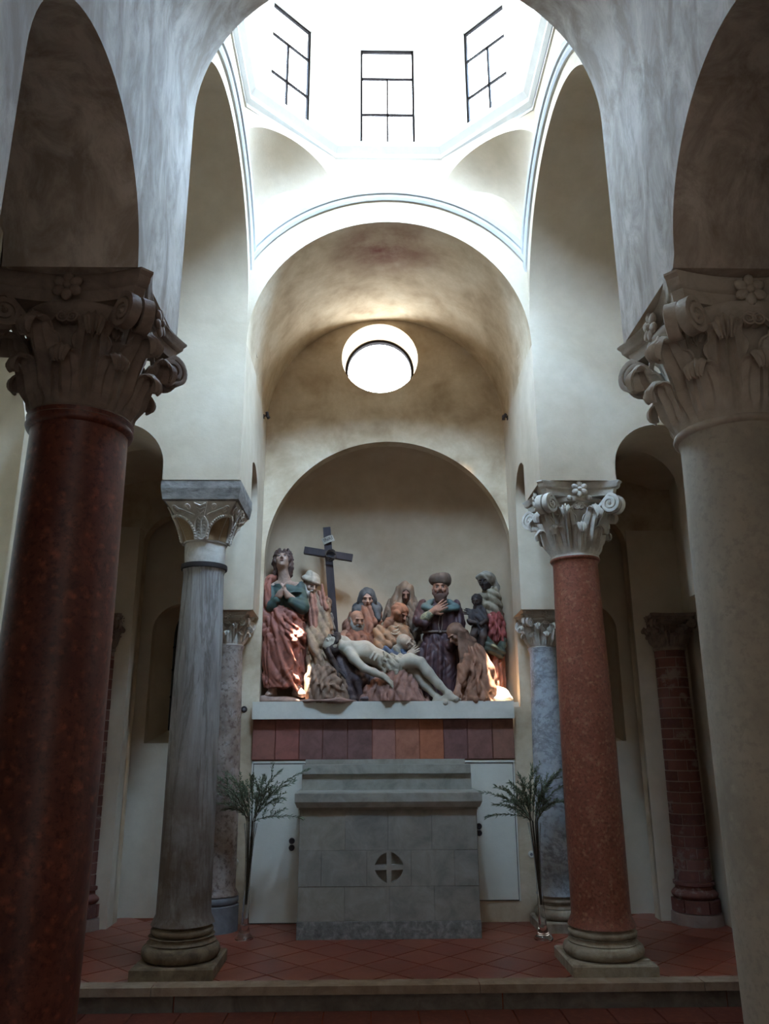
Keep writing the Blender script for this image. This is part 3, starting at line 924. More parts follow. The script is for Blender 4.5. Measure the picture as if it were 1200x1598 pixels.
# far left: grey weathered shaft, iron ring, white drum, low carved capital and impost block
c = empty('column', (-1.462, 1.40, 0)); tag(c, 'weathered grey column with iron ring and impost block beside the left vase', 'column', 'columns of the crossing', 'thing')
attic_base(c, .275, .185, .31, base_brown, base_brown, plinth=.26)
shaft(c, .30, 2.82, .186, .152, grey_cracked, wob=.0045, seed=4)
mb = MB(); mb.lathe([(.14, 2.800), (.177, 2.800), (.179, 2.812), (.177, 2.838), (.14, 2.838)], 40); mb.build('iron_ring', iron, c, smooth=40)
mb = MB(); mb.lathe([(0, 2.836), (.153, 2.836), (.157, 2.90), (.160, 3.02), (0, 3.02)], 40); mb.build('white_drum', cap_white, c, smooth=40)
Z0, Z1 = 3.0, 3.285
def cap_pt(face, s, t, off=0.0):
    """point on the flank of the basket capital: s across -1..1, t up 0..1"""
    half = .165 + .105*t**1.5
    rnd_ = (1 - t)*.9
    x = s*half; y = -half
    l = math.hypot(x, y); circ = half*1.02
    x2, y2 = x/l*circ, y/l*circ
    x, y = x*(1-rnd_) + x2*rnd_, y*(1-rnd_) + y2*rnd_
    y -= off
    g = face*PI/2
    return Vector((x*math.cos(g) - y*math.sin(g), x*math.sin(g) + y*math.cos(g), Z0 + (Z1 - Z0)*t))
V = []; F = []; nt, ns = 12, 12
for j in range(nt + 1):
    for f in range(4):
        for i in range(ns): V.append(cap_pt(f, -1 + 2*i/ns, j/nt))
m = 4*ns
for j in range(nt):
    for i in range(m): F.append((j*m+i, j*m+(i+1) % m, (j+1)*m+(i+1) % m, (j+1)*m+i))
F.append(tuple(range(m))); F.append(tuple(nt*m+i for i in range(m)))
cap = link('capital', mesh('capital', V, F, 40), cap_white, c)
# pale carved skin with raised ornament on each flank
for f in range(4):
    mb = MB()   # upper plate
    G = []
    for j in range(7):
        for i in range(17):
            s = -1 + 2*i/16; t = .62 + .38*j/6
            lo_ = .60 + .30*0
            # scalloped lower edge: arches left and right of the middle
            e = .50 + .42*abs(math.sin(PI*(s*.5 + .5)*1.0 + PI*.5))**.8
            tt = e + (1.0 - e)*j/6
            G.append(cap_pt(f, s, min(tt, 1.0), .010))
    mb.add(G, [(j*17+i, j*17+i+1, (j+1)*17+i+1, (j+1)*17+i) for j in range(6) for i in range(16)])
    mb.build('carved_plate', cap_white, cap, smooth=40)
    for sg in (-1, 1):
        P = [cap_pt(f, sg*(.30 + .68*math.sin(PI/2*q)**1.0), .06 + .60*(1 - (1-q)**1.0) if q < 1 else .66, .014) for q in [k/14 for k in range(15)]]
        P = [cap_pt(f, sg*(.26 + .72*(1 - math.cos(PI/2*q))), .04 + .62*math.sin(PI/2*q), .012) for q in [k/14 for k in range(15)]]
        mb = MB(); G = []
        for q in range(15):
            s_, t_ = .26 + .72*(1 - math.cos(PI/2*q/14)), .04 + .62*math.sin(PI/2*q/14)
            for w_ in range(5): G.append(cap_pt(f, sg*(s_ + (1.0 - s_)*w_/4), t_, .0035))
        mb.add(G, [(q*5+w_, q*5+w_+1, (q+1)*5+w_+1, (q+1)*5+w_) for q in range(14) for w_ in range(4)])
        mb.build('niche_ground', cap_orange, cap, smooth=40)
        mb = MB(); mb.tube(P, .013, 6)
        for k in range(1, 14):
            mb.ball(P[k] + (cap_pt(f, 0, .5, .02) - cap_pt(f, 0, .5, .0))*.5, .011, 6, 4)
        mb.build('hatched_arc', cap_white, cap, smooth=60)
        # scrolls above
        mb = MB()
        for (s0, t0, R) in ((.82, .80, .030), (.40, .86, .022)):
            P = []
            for k in range(26):
                a = 2*PI*1.6*k/25; r = R*(1 - .75*k/25)
                P.append(cap_pt(f, sg*(s0 + r*math.cos(a)/.27), t0 + r*math.sin(a)/.285, .016))
            mb.tube(P, .0065, 5)
        mb.tube([cap_pt(f, sg*q, .56 + .36*abs(q)**.8, .014) for q in (.22, .35, .5, .65, .8)], .008, 5)
        mb.build('scroll', cap_white, cap, smooth=60)
    mb = MB()  # medallion with knotted stems
    P = [cap_pt(f, .25*math.cos(a), .34 + .30*math.sin(a), .012) for a in [2*PI*k/24 for k in range(24)]]
    mb.tube(P, .010, 5, closed=True)
    for j in range(6):
        for sg in (-1, 1):
            t = .10 + .085*j
            mb.tube([cap_pt(f, 0, t, .014), cap_pt(f, sg*.10, t + .05, .016), cap_pt(f, sg*.17, t + .02, .012)], .0075, 5)
    mb.tube([cap_pt(f, 0, .05, .012), cap_pt(f, 0, .60, .014)], .008, 5)
    mb.build('medallion', cap_white, cap, smooth=60)
    mb = MB()  # keystone-like leaf above the medallion
    q = [cap_pt(f, -.10, .60, .018), cap_pt(f, .10, .60, .018), cap_pt(f, .20, .985, .022), cap_pt(f, -.20, .985, .022)]
    qb = [cap_pt(f, -.10, .60, .0), cap_pt(f, .10, .60, .0), cap_pt(f, .20, .985, .0), cap_pt(f, -.20, .985, .0)]
    mb.add(q + qb, [(0,1,2,3), (0,4,5,1), (1,5,6,2), (2,6,7,3), (3,7,4,0)])
    for j in range(3):
        t = .68 + .10*j
        mb.tube([cap_pt(f, -.11 - .03*j, t + .06, .026), cap_pt(f, 0, t, .028), cap_pt(f, .11 + .03*j, t + .06, .026)], .007, 5)
    mb.build('keystone_leaf', cap_white, cap, smooth=30)
V = [(sx*h, sy*h, z) for h, z in ((.268, Z1), (.292, Z1 + .015), (.305, Z1 + .10), (.305, HC)) for sx, sy in ((-1,-1),(1,-1),(1,1),(-1,1))]
F = [(3,2,1,0), (12,13,14,15)] + [(j*4+i, j*4+(i+1)%4, (j+1)*4+(i+1)%4, (j+1)*4+i) for j in range(3) for i in range(4)]
link('impost_block', mesh('impost_block', V, F), impost_grey, c)

# half columns on the back wall, under the jambs of the small arches
c = empty('half_column', (-1.445, 2.60, 0)); tag(c, 'brownish grey half column against the back wall behind the left vase', 'column', 'half columns of the outer walls', 'thing')
mb = MB(); mb.lathe([(0, 0), (.185, 0), (.185, .20), (.178, .205), (0, .205)], 40); mb.build('round_plinth', base_grey, c, smooth=30)
mb = MB(); mb.lathe([(0, .20), (.165, .205), (.182, .225), (.182, .255), (.165, .275), (.14, .28), (0, .28)], 40); mb.build('base', base_grey, c, smooth=50)
shaft(c, .275, 2.35, .150, .118, brown_marble, seed=9, wob=.002)
corinthian(c, 2.36, 2.64, .118, .20, cap_white)
c = empty('half_column', (1.435, 2.58, 0)); tag(c, 'blue grey veined marble half column against the back wall behind the right vase', 'column', 'half columns of the outer walls', 'thing')
attic_base(c, .21, .15, .27, base_stone, base_stone, plinth=.30)
shaft(c, .265, 2.32, .152, .122, blue_marble, seed=11)
corinthian(c, 2.33, 2.64, .122, .21, cap_white)

# brick corner columns (the left one shows only its capital beside the red column)
def brick_column(loc, label):
    c = empty('brick_column', loc); tag(c, label, 'column', 'half columns of the outer walls', 'thing')
    mb = MB(); mb.lathe([(0, .34), (.148, .34), (.132, 2.34), (0, 2.34)], 32); mb.build('mortar_core', mortar, c, smooth=40)
    nb, hc = 5, .0905
    def arcbrick(r0, r1, h, n, name):
        V = []; F = []; k = 6; w = 2*PI/n - .05
        for i in range(k + 1):
            a = -w/2 + w*i/k
            for (r, z) in ((r0 - .03, 0), (r0, 0), (r1, h), (r1 - .03, h)): V.append((r*math.cos(a), r*math.sin(a), z))
        for i in range(k):
            for q in range(4): F.append((i*4+q, i*4+(q+1) % 4, (i+1)*4+(q+1) % 4, (i+1)*4+q))
        F.append((0, 1, 2, 3)); F.append((k*4, k*4+1, k*4+2, k*4+3))
        me = mesh(name, V, F, 40); me.materials.append(brick_mat); return me
    bme = arcbrick(.153, .1525, hc - .010, nb, 'brick')
    for j in range(22):
        sc = 1 - .115*j/22
        for i in range(nb):
            o = link('brick', bme, None, c, (0, 0, .345 + j*hc), (0, 0, 2*PI/nb*(i + (.5 if j % 2 else 0)) + .3))
            o.scale = (sc*rnd.uniform(.99, 1.01), sc*rnd.uniform(.99, 1.01), 1)
    mb = MB(); mb.lathe([(0, .20), (.165, .20)] + [(.165 + .028*math.sin(PI*q/8), .20 + .07*q/8) for q in range(9)] + [(.158, .275), (.155, .30), (.172, .31), (.172, .335), (.15, .342), (0, .342)], 36); mb.build('base', brick_mat, c, smooth=40)
    lme = arcbrick(.200, .200, .098, 6, 'brick')
    for i in range(6): link('brick', lme, None, c, (0, 0, .10), (0, 0, 2*PI/6*i + .2))
    mb = MB(); mb.lathe([(0, 0), (.215, 0), (.21, .09), (.17, .1), (.17, .2), (0, .2)], 36); mb.build('foot', mortar, c, smooth=30)
    cap = corinthian(c, 2.34, 2.64, .135, .22, cap_dark)
    return c
brick_column((2.655, 2.72, 0), 'red brick column with a small dark capital in the right corner bay')
brick_column((-2.64, 2.70, 0), 'brick corner column whose capital peeps out beside the dark red column')
# ------------------------------------------------------------------ altar
random.seed(3)
ax0, ax1, ay0, az = -.735, .727, 2.235, .975
al = empty('altar', (0, ay0, 0)); tag(al, 'grey stone block altar with a carved cross roundel under the sculpture niche', 'altar')
MB().box(ax0 + .01, ax1 - .01, .095, .52, .0, az).build('core', altar_stone, al)
def block(x0, x1, z0, z1, mat, dz=0.0, name='stone_block', cut=None):
    g = .0005; b = .0022; y0 = dz; y1 = .10
    V = []
    for (q, y) in ((b, y0), (0, y0 + b), (0, y1)):
        V += [(x0+g+q, y, z0+g+q), (x1-g-q, y, z0+g+q), (x1-g-q, y, z1-g-q), (x0+g+q, y, z1-g-q)]
    F = [(0,1,2,3), (8,11,10,9)] + [(j*4+i, (j+1)*4+i, (j+1)*4+(i+1)%4, j*4+(i+1)%4) for j in range(2) for i in range(4)]
    return link(name, mesh(name, V, F), mat, al)
rows = [(.965, .655, (538, 606, 676)), (.655, .385, (501, 573, 642, 711)), (.385, .13, (538, 608, 678))]
def ux(u): return ax0 + (u - 465)/(749 - 465)*(ax1 - ax0)
alt_mats = [altar_stone, stone('altar_grey_stone_cool', [hexc('77746c'), hexc('8c877e'), hexc('9d988f')], 5, .85, .15, bump=.35),
            stone('altar_grey_stone_warm', [hexc('75726b'), hexc('8a867e'), hexc('9b978f')], 5, .85, .15, bump=.35)]
for (zt, zb, js) in rows:
    xs = [ax0] + [ux(j) for j in js] + [ax1]
    for i in range(len(xs) - 1):
        if zt == .655 and i == 2:
            # centre stone with the four sunk quarters of the cross roundel
            x0, x1 = xs[i], xs[i+1]; cx, cz, R, g = (x0+x1)/2, (zt+zb)/2 + .005, .118, .019
            quarters = []
            for sx, sz in ((1, 1), (-1, 1), (-1, -1), (1, -1)):
                P = [(cx + sx*g, cz + sz*g)]
                a0 = math.asin(g/R)
                for k in range(11):
                    a = a0 + (PI/2 - 2*a0)*k/10
                    # slightly pointed petals
                    rr = R*(1 - .06*math.sin(2*a))
                    P.append((cx + sx*rr*math.cos(a), cz + sz*rr*math.sin(a)))
                quarters.append(P)
            e = .0008
            V, F = prism_data([[(x0+e, zb+e), (x1-e, zb+e), (x1-e, zt-e), (x0+e, zt-e)]] + quarters, 'y', 0.0, .050)
            V2, F2 = prism_data([[(x0+e, zb+e), (x1-e, zb+e), (x1-e, zt-e), (x0+e, zt-e)]], 'y', .0495, .1)
            mb = MB(); mb.add(V, F); mb.add(V2, F2)
            o = mb.build('cross_stone', alt_mats[1], al)
            o['label'] = 'stone with a sunk four-quarter cross roundel'
        else:
            block(xs[i], xs[i+1], zb, zt, alt_mats[random.randrange(3)], random.choice((0, .0015, .003)))
xs = [ax0 - .005, ux(530), ux(668), ax1 + .006]
for i in range(3): block(xs[i], xs[i+1], .0, .13, altar_base_stone, -.008, 'plinth_block')
# mensa slab with a bed moulding
mb = MB(); mb.box(ax0 - .006, ax1 + .006, -.012, .55, .965, .985); mb.build('bed_moulding', altar_slab, al)
V = [(x, y, z) for z, q in ((.985, .02), (1.03, 0), (1.095, 0), (1.10, .004)) for x, y in ((-.775+q, -.055+q), (.768-q, -.055+q), (.768-q, .56), (-.775+q, .56))]
F = [(3,2,1,0), (12,13,14,15)] + [(j*4+i, j*4+(i+1)%4, (j+1)*4+(i+1)%4, (j+1)*4+i) for j in range(3) for i in range(4)]
link('altar_slab', mesh('altar_slab', V, F), altar_slab, al)
# gradine behind the slab
MB().box(-.752, .735, .36, .56, 1.098, 1.235).build('gradine_riser', altar_slab, al)
MB().box(-.748, .728, .33, .56, 1.235, 1.31).build('gradine_slab', altar_slab, al)
MB().box(-.735, .70, .50, .565, 1.31, 1.352).build('gradine_back', altar_stone, al)
# pair of dark sockets on each flank
for nm, u, v, lab in (('left', 455, 1318, 'dark round double socket on the wall beside the altar, left side'), ('right', 748, 1295, 'dark round double socket on the wall beside the altar, right side')):
    p = at(u, v, YB - .035)
    e = empty('wall_socket', p); tag(e, lab, 'socket', 'sockets by the altar')
    for dz in (.028, -.028):
        mb = MB(); mb.lathe([(0, 0), (.026, 0), (.026, .02), (.020, .026), (.016, .02), (0, .018)], 16)
        mb.build('socket_ring', iron, e, smooth=40, loc=(0, .035, dz), rot=(PI/2, 0, 0))
# small white buttons on the wall at the sides and beneath the ledge
for u, v, lab in ((367, 1345, 'small round button on the wall beside the left vase'), (829, 1333, 'small round button on the wall beside the right vase'), (381, 1107, 'small dark round fitting on the wall left of the ledge')):
    p = at(u, v, YB)
    e = empty('wall_button', p); tag(e, lab, 'button', 'round wall buttons')
    mb = MB(); mb.lathe([(0, 0), (.028, 0), (.030, .006), (.024, .012), (0, .012)], 20); mb.build('plate', panel_mat if v > 1200 else iron, e, smooth=40, rot=(PI/2, 0, 0))
    mb = MB(); mb.lathe([(0, .012), (.013, .012), (.012, .018), (0, .019)], 16); mb.build('push_button', base_grey, e, smooth=40, rot=(PI/2, 0, 0))

# ------------------------------------------------------------------ ledge, tile band and wall panels under the niche
lx0, lx1 = at(393, 1122, YB - .10).x, at(803, 1121, YB - .10).x
LT = NF                                         # top of the ledge
lg = empty('trim_7', (0, YB, 0)); struct(lg, 'pale ledge under the sculpture group')
MB().box(lx0, lx1, -.10, .10, LT - .155, LT - .0).build('ledge_front', ledge_mat, lg)
# floor of the niche: half ellipse slab
P = [(NC + (NR + .02)*math.cos(PI*i/32), .09 + (ND + .05)*math.sin(PI*i/32)) for i in range(33)]
prism('niche_floor', [P], 'z', LT - .155, LT - .002, ledge_mat, lg, smooth=None)
tb = empty('tile_band', (0, YB, 0)); tag(tb, 'row of square red and purple tiles beneath the pale ledge', 'tile band')
MB().box(lx0 + .01, lx1 - .01, -.012, -.001, 1.345, LT - .15).build('backing', grout, tb)
cols = ['84554a', '86534a', '74524c', '70504b', '71524d', '92655a', '96624f', '985c43', '704e49', '78534b', '81594b']
js = [393, 429, 466.4, 503, 541.6, 580, 616.5, 654, 692, 729.7, 768.6, 803]
for i in range(11):
    xa = lx0 + (js[i] - 393)/410*(lx1 - lx0); xb = lx0 + (js[i+1] - 393)/410*(lx1 - lx0)
    g = .002
    V = [(x, y, z) for q, y in ((g + .004, -.032), (g, -.028), (g, -.010)) for x, z in ((xa+q, 1.347+q), (xb-q, 1.347+q), (xb-q, LT-.157-q), (xa+q, LT-.157-q))]
    F = [(0,1,2,3), (8,11,10,9)] + [(j*4+k, (j+1)*4+k, (j+1)*4+(k+1)%4, j*4+(k+1)%4) for j in range(2) for k in range(4)]
    link('tile', mesh('tile', V, F), plain_tile('band_tile_%d' % i, hexc(cols[i])), tb)
# access panels
for n_, u0, u1, z0, z1 in ((1, 393, 479, .004, 1.338), (2, 724, 803, .17, 1.338)):
    xa, xb = at(u0, 1186, YB - .03).x, at(u1, 1186, YB - .03).x
    d_ = empty('door_%d' % n_, ((xa + xb)/2, YB, 0)); struct(d_, 'flush pale access panel %s of the altar' % ('left' if n_ == 1 else 'right'))
    h = (xb - xa)/2
    MB().box(-h + .006, h - .006, -.004, .004, z0, z1 - .012).build('painted_gap_shade', iron, d_)  # dark backing, its colour stands in for the shade in the panel gap
    MB().box(-h + .018, h - .018, -.014, .004, z0 + .008, z1 - .026).build('panel', panel_mat, d_)
    mb = MB(); mb.box(-h, h, -.022, .004, z1 - .018, z1)
    if n_ == 1: mb.box(-h, -h + .012, -.022, .004, z0, z1)
    else: mb.box(h - .012, h, -.018, .004, z0, z1)
    mb.build('panel_frame', panel_mat, d_)

# ------------------------------------------------------------------ two small spotlights at the springing of the altar vault
def spot(u, v, sx, beams, label):
    base = Vector((sx*1.20, YB - .30, at(u, v, YB - .3).z))
    e = empty('spotlight', base); tag(e, label, 'lamp', 'spotlights of the sculpture niche')
    MB().box(*sorted((0, sx*.02)), -.015, .015, -.02, .02).build('wall_plate', iron, e)
    for i, (target, power, size, col, blend) in enumerate(beams):
        d = (Vector(target) - base).normalized()
        p0 = Vector((-sx*.035, -.01 - .045*i, -.005))
        mb = MB(); mb.tube([Vector((0, 0, 0)), p0 - d*.02], .005, 6); mb.build('arm', iron, e)
        mb = MB(); mb.tube([p0 - d*.030, p0 - d*.026, p0 + d*.022], [.008, .015, .017], 14); mb.build('housing', iron, e, smooth=40)
        ld = bpy.data.lights.new('spot_beam', 'SPOT'); ld.energy = power; ld.spot_size = size; ld.spot_blend = blend; ld.color = col; ld.shadow_soft_size = .012
        lo_ = bpy.data.objects.new('spot_beam', ld); C.objects.link(lo_); lo_.parent = e
        lo_.location = p0 + d*.026
        lo_.rotation_euler = d.to_track_quat('-Z', 'Y').to_euler()
    return e
warm = (1.0, .78, .56); white_ = (1.0, .90, .76)
spot(413, 650, -1, [(at(640, 1000, 3.1), 28, math.radians(34), warm, .9), (at(459, 992, 2.82), 5200, math.radians(3.8), white_, .12)], 'tiny dark twin spotlight on the left wall below the vault spring')
spot(776, 652, 1, [(at(784, 1079, 2.88), 3200, math.radians(6.0), white_, .12), (at(545, 975, 3.2), 62, math.radians(44), warm, .9)],
     'tiny dark twin spotlight on the right wall below the vault spring')
# ------------------------------------------------------------------ sculpting kit: blended solids meshed with surface nets
def surface_nets(A, org, h):
    S = A < 0
    nx, ny, nz = A.shape
    c = np.zeros((nx-1, ny-1, nz-1), np.int8)
    offs = [(i, j, k) for i in (0, 1) for j in (0, 1) for k in (0, 1)]
    for (i, j, k) in offs: c += S[i:nx-1+i, j:ny-1+j, k:nz-1+k]
    m = (c > 0) & (c < 8)
    ii = np.argwhere(m)
    if len(ii) == 0: return np.zeros((0, 3)), np.zeros((0, 4), int)
    idx = np.full(m.shape, -1, np.int64); idx[m] = np.arange(len(ii))
    vals = np.stack([A[ii[:, 0]+i, ii[:, 1]+j, ii[:, 2]+k] for (i, j, k) in offs], 1)
    acc = np.zeros((len(ii), 3)); cnt = np.zeros(len(ii))
    O = np.array(offs, float)
    for a in range(8):
        for b in range(a+1, 8):
            if np.abs(O[a]-O[b]).sum() != 1: continue
            va, vb = vals[:, a], vals[:, b]
            x = (va < 0) != (vb < 0)
            t = np.where(x, va/np.where(x, va - vb, 1), 0)
            acc += np.where(x[:, None], O[a] + t[:, None]*(O[b]-O[a]), 0); cnt += x
    V = (ii + acc/cnt[:, None])*h + org
    Q = []
    def quads(sl0, sl1, cells, flip):
        x = S[sl0] != S[sl1]
        w_ = np.argwhere(x)
        if len(w_) == 0: return
        inside = S[sl0][x]
        q = np.stack([idx[w_[:, 0]+d0, w_[:, 1]+d1, w_[:, 2]+d2] for (d0, d1, d2) in cells], 1)
        f = inside if not flip else ~inside
        q[~f] = q[~f][:, ::-1]
        Q.append(q)
    s = slice
    quads((s(0, nx-1), s(1, ny-1), s(1, nz-1)), (s(1, nx), s(1, ny-1), s(1, nz-1)), [(0, 0, 0), (0, 1, 0), (0, 1, 1), (0, 0, 1)], False)
    quads((s(1, nx-1), s(0, ny-1), s(1, nz-1)), (s(1, nx-1), s(1, ny), s(1, nz-1)), [(0, 0, 0), (1, 0, 0), (1, 0, 1), (0, 0, 1)], True)
    quads((s(1, nx-1), s(1, ny-1), s(0, nz-1)), (s(1, nx-1), s(1, ny-1), s(1, nz)), [(0, 0, 0), (1, 0, 0), (1, 1, 0), (0, 1, 0)], False)
    return V, np.concatenate(Q)

def npmesh(name, V, Q, smooth=True):
    me = bpy.data.meshes.new(name)
    n, q = len(V), len(Q)
    me.vertices.add(n); me.vertices.foreach_set('co', np.asarray(V, np.float32).ravel())
    me.loops.add(q*4); me.loops.foreach_set('vertex_index', np.asarray(Q, np.int32).ravel())
    me.polygons.add(q); me.polygons.foreach_set('loop_start', np.arange(0, q*4, 4, dtype=np.int32))
    me.update(calc_edges=True); me.validate()
    me.shade_smooth()
    return me

GARMENTS = ('robe', 'skirt', 'cloak', 'mantle', 'hooded_mantle', 'gown', 'bodice', 'scarf', 'loincloth', 'shroud', 'overskirt')
class Vol:
    def __init__(s, h=.007): s.h = h; s.P = []; s.D = []; s.cutz = None
    def _add(s, fn, lo, hi, k, sub): s.P.append((fn, np.array(lo, float), np.array(hi, float), k, sub)); return s
    def ell(s, c, r, axes=None, k=.012, sub=False):
        c = np.array(c, float); r = np.array(r if hasattr(r, '__len__') else (r, r, r), float)
        M = np.eye(3) if axes is None else np.array([list(a) for a in axes], float)
        def fn(x, y, z):
            X, Y, Z = x - c[0], y - c[1], z - c[2]
            a = [(M[i, 0]*X + M[i, 1]*Y + M[i, 2]*Z)/r[i] for i in range(3)]
            k0 = np.sqrt(a[0]**2 + a[1]**2 + a[2]**2); k1 = np.sqrt((a[0]/r[0])**2 + (a[1]/r[1])**2 + (a[2]/r[2])**2)
            return k0*(k0 - 1)/np.maximum(k1, 1e-6)
        R = r.max() if axes is not None else r
        return s._add(fn, c - R, c + R, k, sub)
    def cap(s, a, b, ra, rb=None, k=.012, sub=False, sy=1.0):
        a = np.array(a, float); b = np.array(b, float); rb = ra if rb is None else rb
        A = a*np.array([1, 1/sy, 1]); B = b*np.array([1, 1/sy, 1]); ba = B - A; L = max(ba@ba, 1e-9)
        def fn(x, y, z):
            X, Y, Z = x - A[0], y/sy - A[1], z - A[2]
            t = np.clip((X*ba[0] + Y*ba[1] + Z*ba[2])/L, 0, 1)
            return np.sqrt((X - t*ba[0])**2 + (Y - t*ba[1])**2 + (Z - t*ba[2])**2) - (ra + (rb - ra)*t)
        R = max(ra, rb)*max(1, sy)
        return s._add(fn, np.minimum(a, b) - R, np.maximum(a, b) + R, k, sub)
    def tube(s, pts, rad, k=.012, sub=False):
        n = len(pts)
        rr = rad if hasattr(rad, '__len__') else [rad]*n
        for i in range(n - 1): s.cap(pts[i], pts[i+1], rr[i], rr[i+1], k, sub)
        return s
    def stack(s, rows, nf=9, A=.012, seed=0, k=.015, sub=False, grow=1.0, twist=0.0):
        """draped body: elliptic sections read off as (v, u_left, u_right, y, half_depth)"""
        rr = []
        for (v, ul, ur, yc, ry) in rows:
            p, q = at(ul, v, yc), at(ur, v, yc)
            rr.append(((p.z + q.z)/2, (p.x + q.x)/2, (q.x - p.x)/2, yc, ry))
        rr.sort()
        Zs = np.array([r[0] for r in rr]); cx = np.array([r[1] for r in rr]); rx = np.array([r[2] for r in rr]); cy = np.array([r[3] for r in rr]); ry = np.array([r[4] for r in rr])
        rs = random.Random(seed); p0, p1, p2, p3 = [rs.uniform(0, 6.28) for _ in range(4)]
        def sm(z, arr):
            return np.interp(z, Zs, arr)
        def fn(x, y, z):
            zz = z + 0*x[:1, :, :]*0
            CX, RX, CY, RY = sm(z, cx), sm(z, rx), sm(z, cy), sm(z, ry)
            X, Y = (x - CX)/RX, (y - CY)/RY
            R = np.sqrt(X*X + Y*Y)
            d = (R - 1)*np.minimum(RX, RY)*.9
            if nf:
                th = np.arctan2(Y, X)
                g = (Zs[-1] - z)/max(Zs[-1] - Zs[0], 1e-3)
                ph = nf*(th + .16*np.sin(3*th + p0 + 2*z) + .07*np.sin(7*th + p1)) + twist*g*6 + .9*np.sin(3.1*z + p2)
                f = np.abs(np.sin(ph/2))*2 - 1
                d = d - A*f*(1 - grow*.75 + grow*.75*np.clip(g*1.3, 0, 1))
            return np.maximum(d, np.maximum(z - Zs[-1], Zs[0] - z))
        lo = (min(cx - rx) - A, min(cy - ry) - A, Zs[0]); hi = (max(cx + rx) + A, max(cy + ry) + A, Zs[-1])
        s._add(fn, lo, hi, k, sub); s.rows = rows
        return s
    def front(s, u, v, lift=0.0, rows=None):
        """point on the front of the draped body seen at u, v"""
        rows = sorted(rows or s.rows)
        vs = [r[0] for r in rows]
        ul, ur, yc, ry = [float(np.interp(v, vs, [r[i] for r in rows])) for i in (1, 2, 3, 4)]
        t = max(-1, min(1, (u - (ul+ur)/2)/max((ur-ul)/2, 1)))
        return at(u, v, yc - ry*math.sqrt(max(0, 1 - t*t)) - lift)
    def ridge(s, path, r=.014, k=.022, lift=0.0, rows=None):
        pts = [s.front(u, v, lift, rows) for u, v in path]
        n = len(pts); rr = [r*(.65 + .35*math.sin(PI*(i + .5)/n)) for i in range(n)]
        return s.tube(pts, rr, k)
    def disp(s, fn): s.D.append(fn); return s
    def mesh(s, name):
        h = s.h
        add = [p for p in s.P if not p[4]]
        lo = np.min([p[1] - p[3] for p in add], 0) - 3*h; hi = np.max([p[2] + p[3] for p in add], 0) + 3*h
        n = np.ceil((hi - lo)/h).astype(int) + 1
        A = np.full(n, .5, np.float32)
        ax = [lo[i] + h*np.arange(n[i]) for i in range(3)]
        for (fn, l, u, k, sub) in s.P:
            i0 = np.maximum(((l - k - 3*h - lo)/h).astype(int), 0); i1 = np.minimum(((u + k + 3*h - lo)/h).astype(int) + 2, n)
            if (i1 <= i0).any(): continue
            sl = tuple(slice(a, b) for a, b in zip(i0, i1))
            x = ax[0][sl[0]][:, None, None]; y = ax[1][sl[1]][None, :, None]; z = ax[2][sl[2]][None, None, :]
            d = fn(x, y, z); o = A[sl]
            if sub:
                d = -d; hh = np.maximum(k - np.abs(o - d), 0)/k; A[sl] = np.maximum(o, d) + hh*hh*k*.25
            else:
                hh = np.maximum(k - np.abs(o - d), 0)/k; A[sl] = np.minimum(o, d) - hh*hh*k*.25
        if s.D:
            x, y, z = ax[0][:, None, None], ax[1][None, :, None], ax[2][None, None, :]
            for f in s.D: A = A - f(x, y, z)
        if s.cutz is not None:
            A = np.maximum(A, (s.cutz - ax[2])[None, None, :])
        V, Q = surface_nets(A, lo, h)
        return npmesh(name, V, Q)
    def build(s, name, mat, parent, label=None):
        if name in GARMENTS:
            n_ = len(s.P); s.disp(folds(.0052, n_))
        me = s.mesh(name)
        inv = Vector(parent.location)
        me.transform(Matrix.Translation(-inv))
        o = link(name, me, mat, parent)
        if label: o['label'] = label
        return o

def frame(F, U):
    F = Vector(F).normalized(); U = Vector(U); R = F.cross(U).normalized(); U = R.cross(F).normalized()
    return R, F, U

def head(v, c, F, U=(0, 0, 1), s=1.0, neck=None, mouth=0.0, gaunt=0.0):
    """head of height .215*s about centre c, facing F"""
    R, F, U = frame(F, U); c = Vector(c); q = .215*s
    L = lambda x, y, z: c + (R*x + F*y + U*z)*q
    ax = (R, F, U)
    v.ell(L(0, -.06, .12), (.345*q, .43*q, .37*q), ax, .03*s)
    v.ell(L(0, .10, -.16), (.255*q, .30*q, .33*q), ax, .03*s)
    v.ell(L(0, .29, -.38), (.11*q, .10*q, .09*q), ax, .018*s)
    for sg in (-1, 1):
        v.ell(L(sg*.17, .27, -.10), (.10*q, .10*q, .09*q), ax, .018*s)             # cheek bone
        v.ell(L(sg*.355, -.02, -.02), (.045*q, .09*q, .12*q), ax, .006)            # ear
        v.ell(L(sg*.145, .44, .03), (.095*q, .11*q, .062*q), ax, .010, True)       # socket
        v.ell(L(sg*.14, .335, .02), (.075*q, .06*q, .055*q), ax, .004)             # eye
    v.ell(L(0, .36, .115), (.25*q, .065*q, .045*q), ax, .010)                      # brow
    v.cap(L(0, .39, .07), L(0, .50, -.10), .040*q, .062*q, .010)                   # nose
    v.ell(L(.05, .44, -.12), (.04*q, .05*q, .035*q), ax, .006); v.ell(L(-.05, .44, -.12), (.04*q, .05*q, .035*q), ax, .006)
    v.ell(L(0, .385, -.215), (.105*q, .05*q, .028*q), ax, .006)                    # lips
    v.ell(L(0, .375, -.275 - mouth*.05), (.09*q, .05*q, .030*q), ax, .006)
    v.ell(L(0, .44, -.245 - mouth*.02), (.085*q, .07*q, (.012 + .03*mouth)*q), ax, .004, True)
    if neck is not None:
        v.cap(L(0, -.10, -.25), neck, .235*q, .26*q, .03*s)
    return L, ax, q

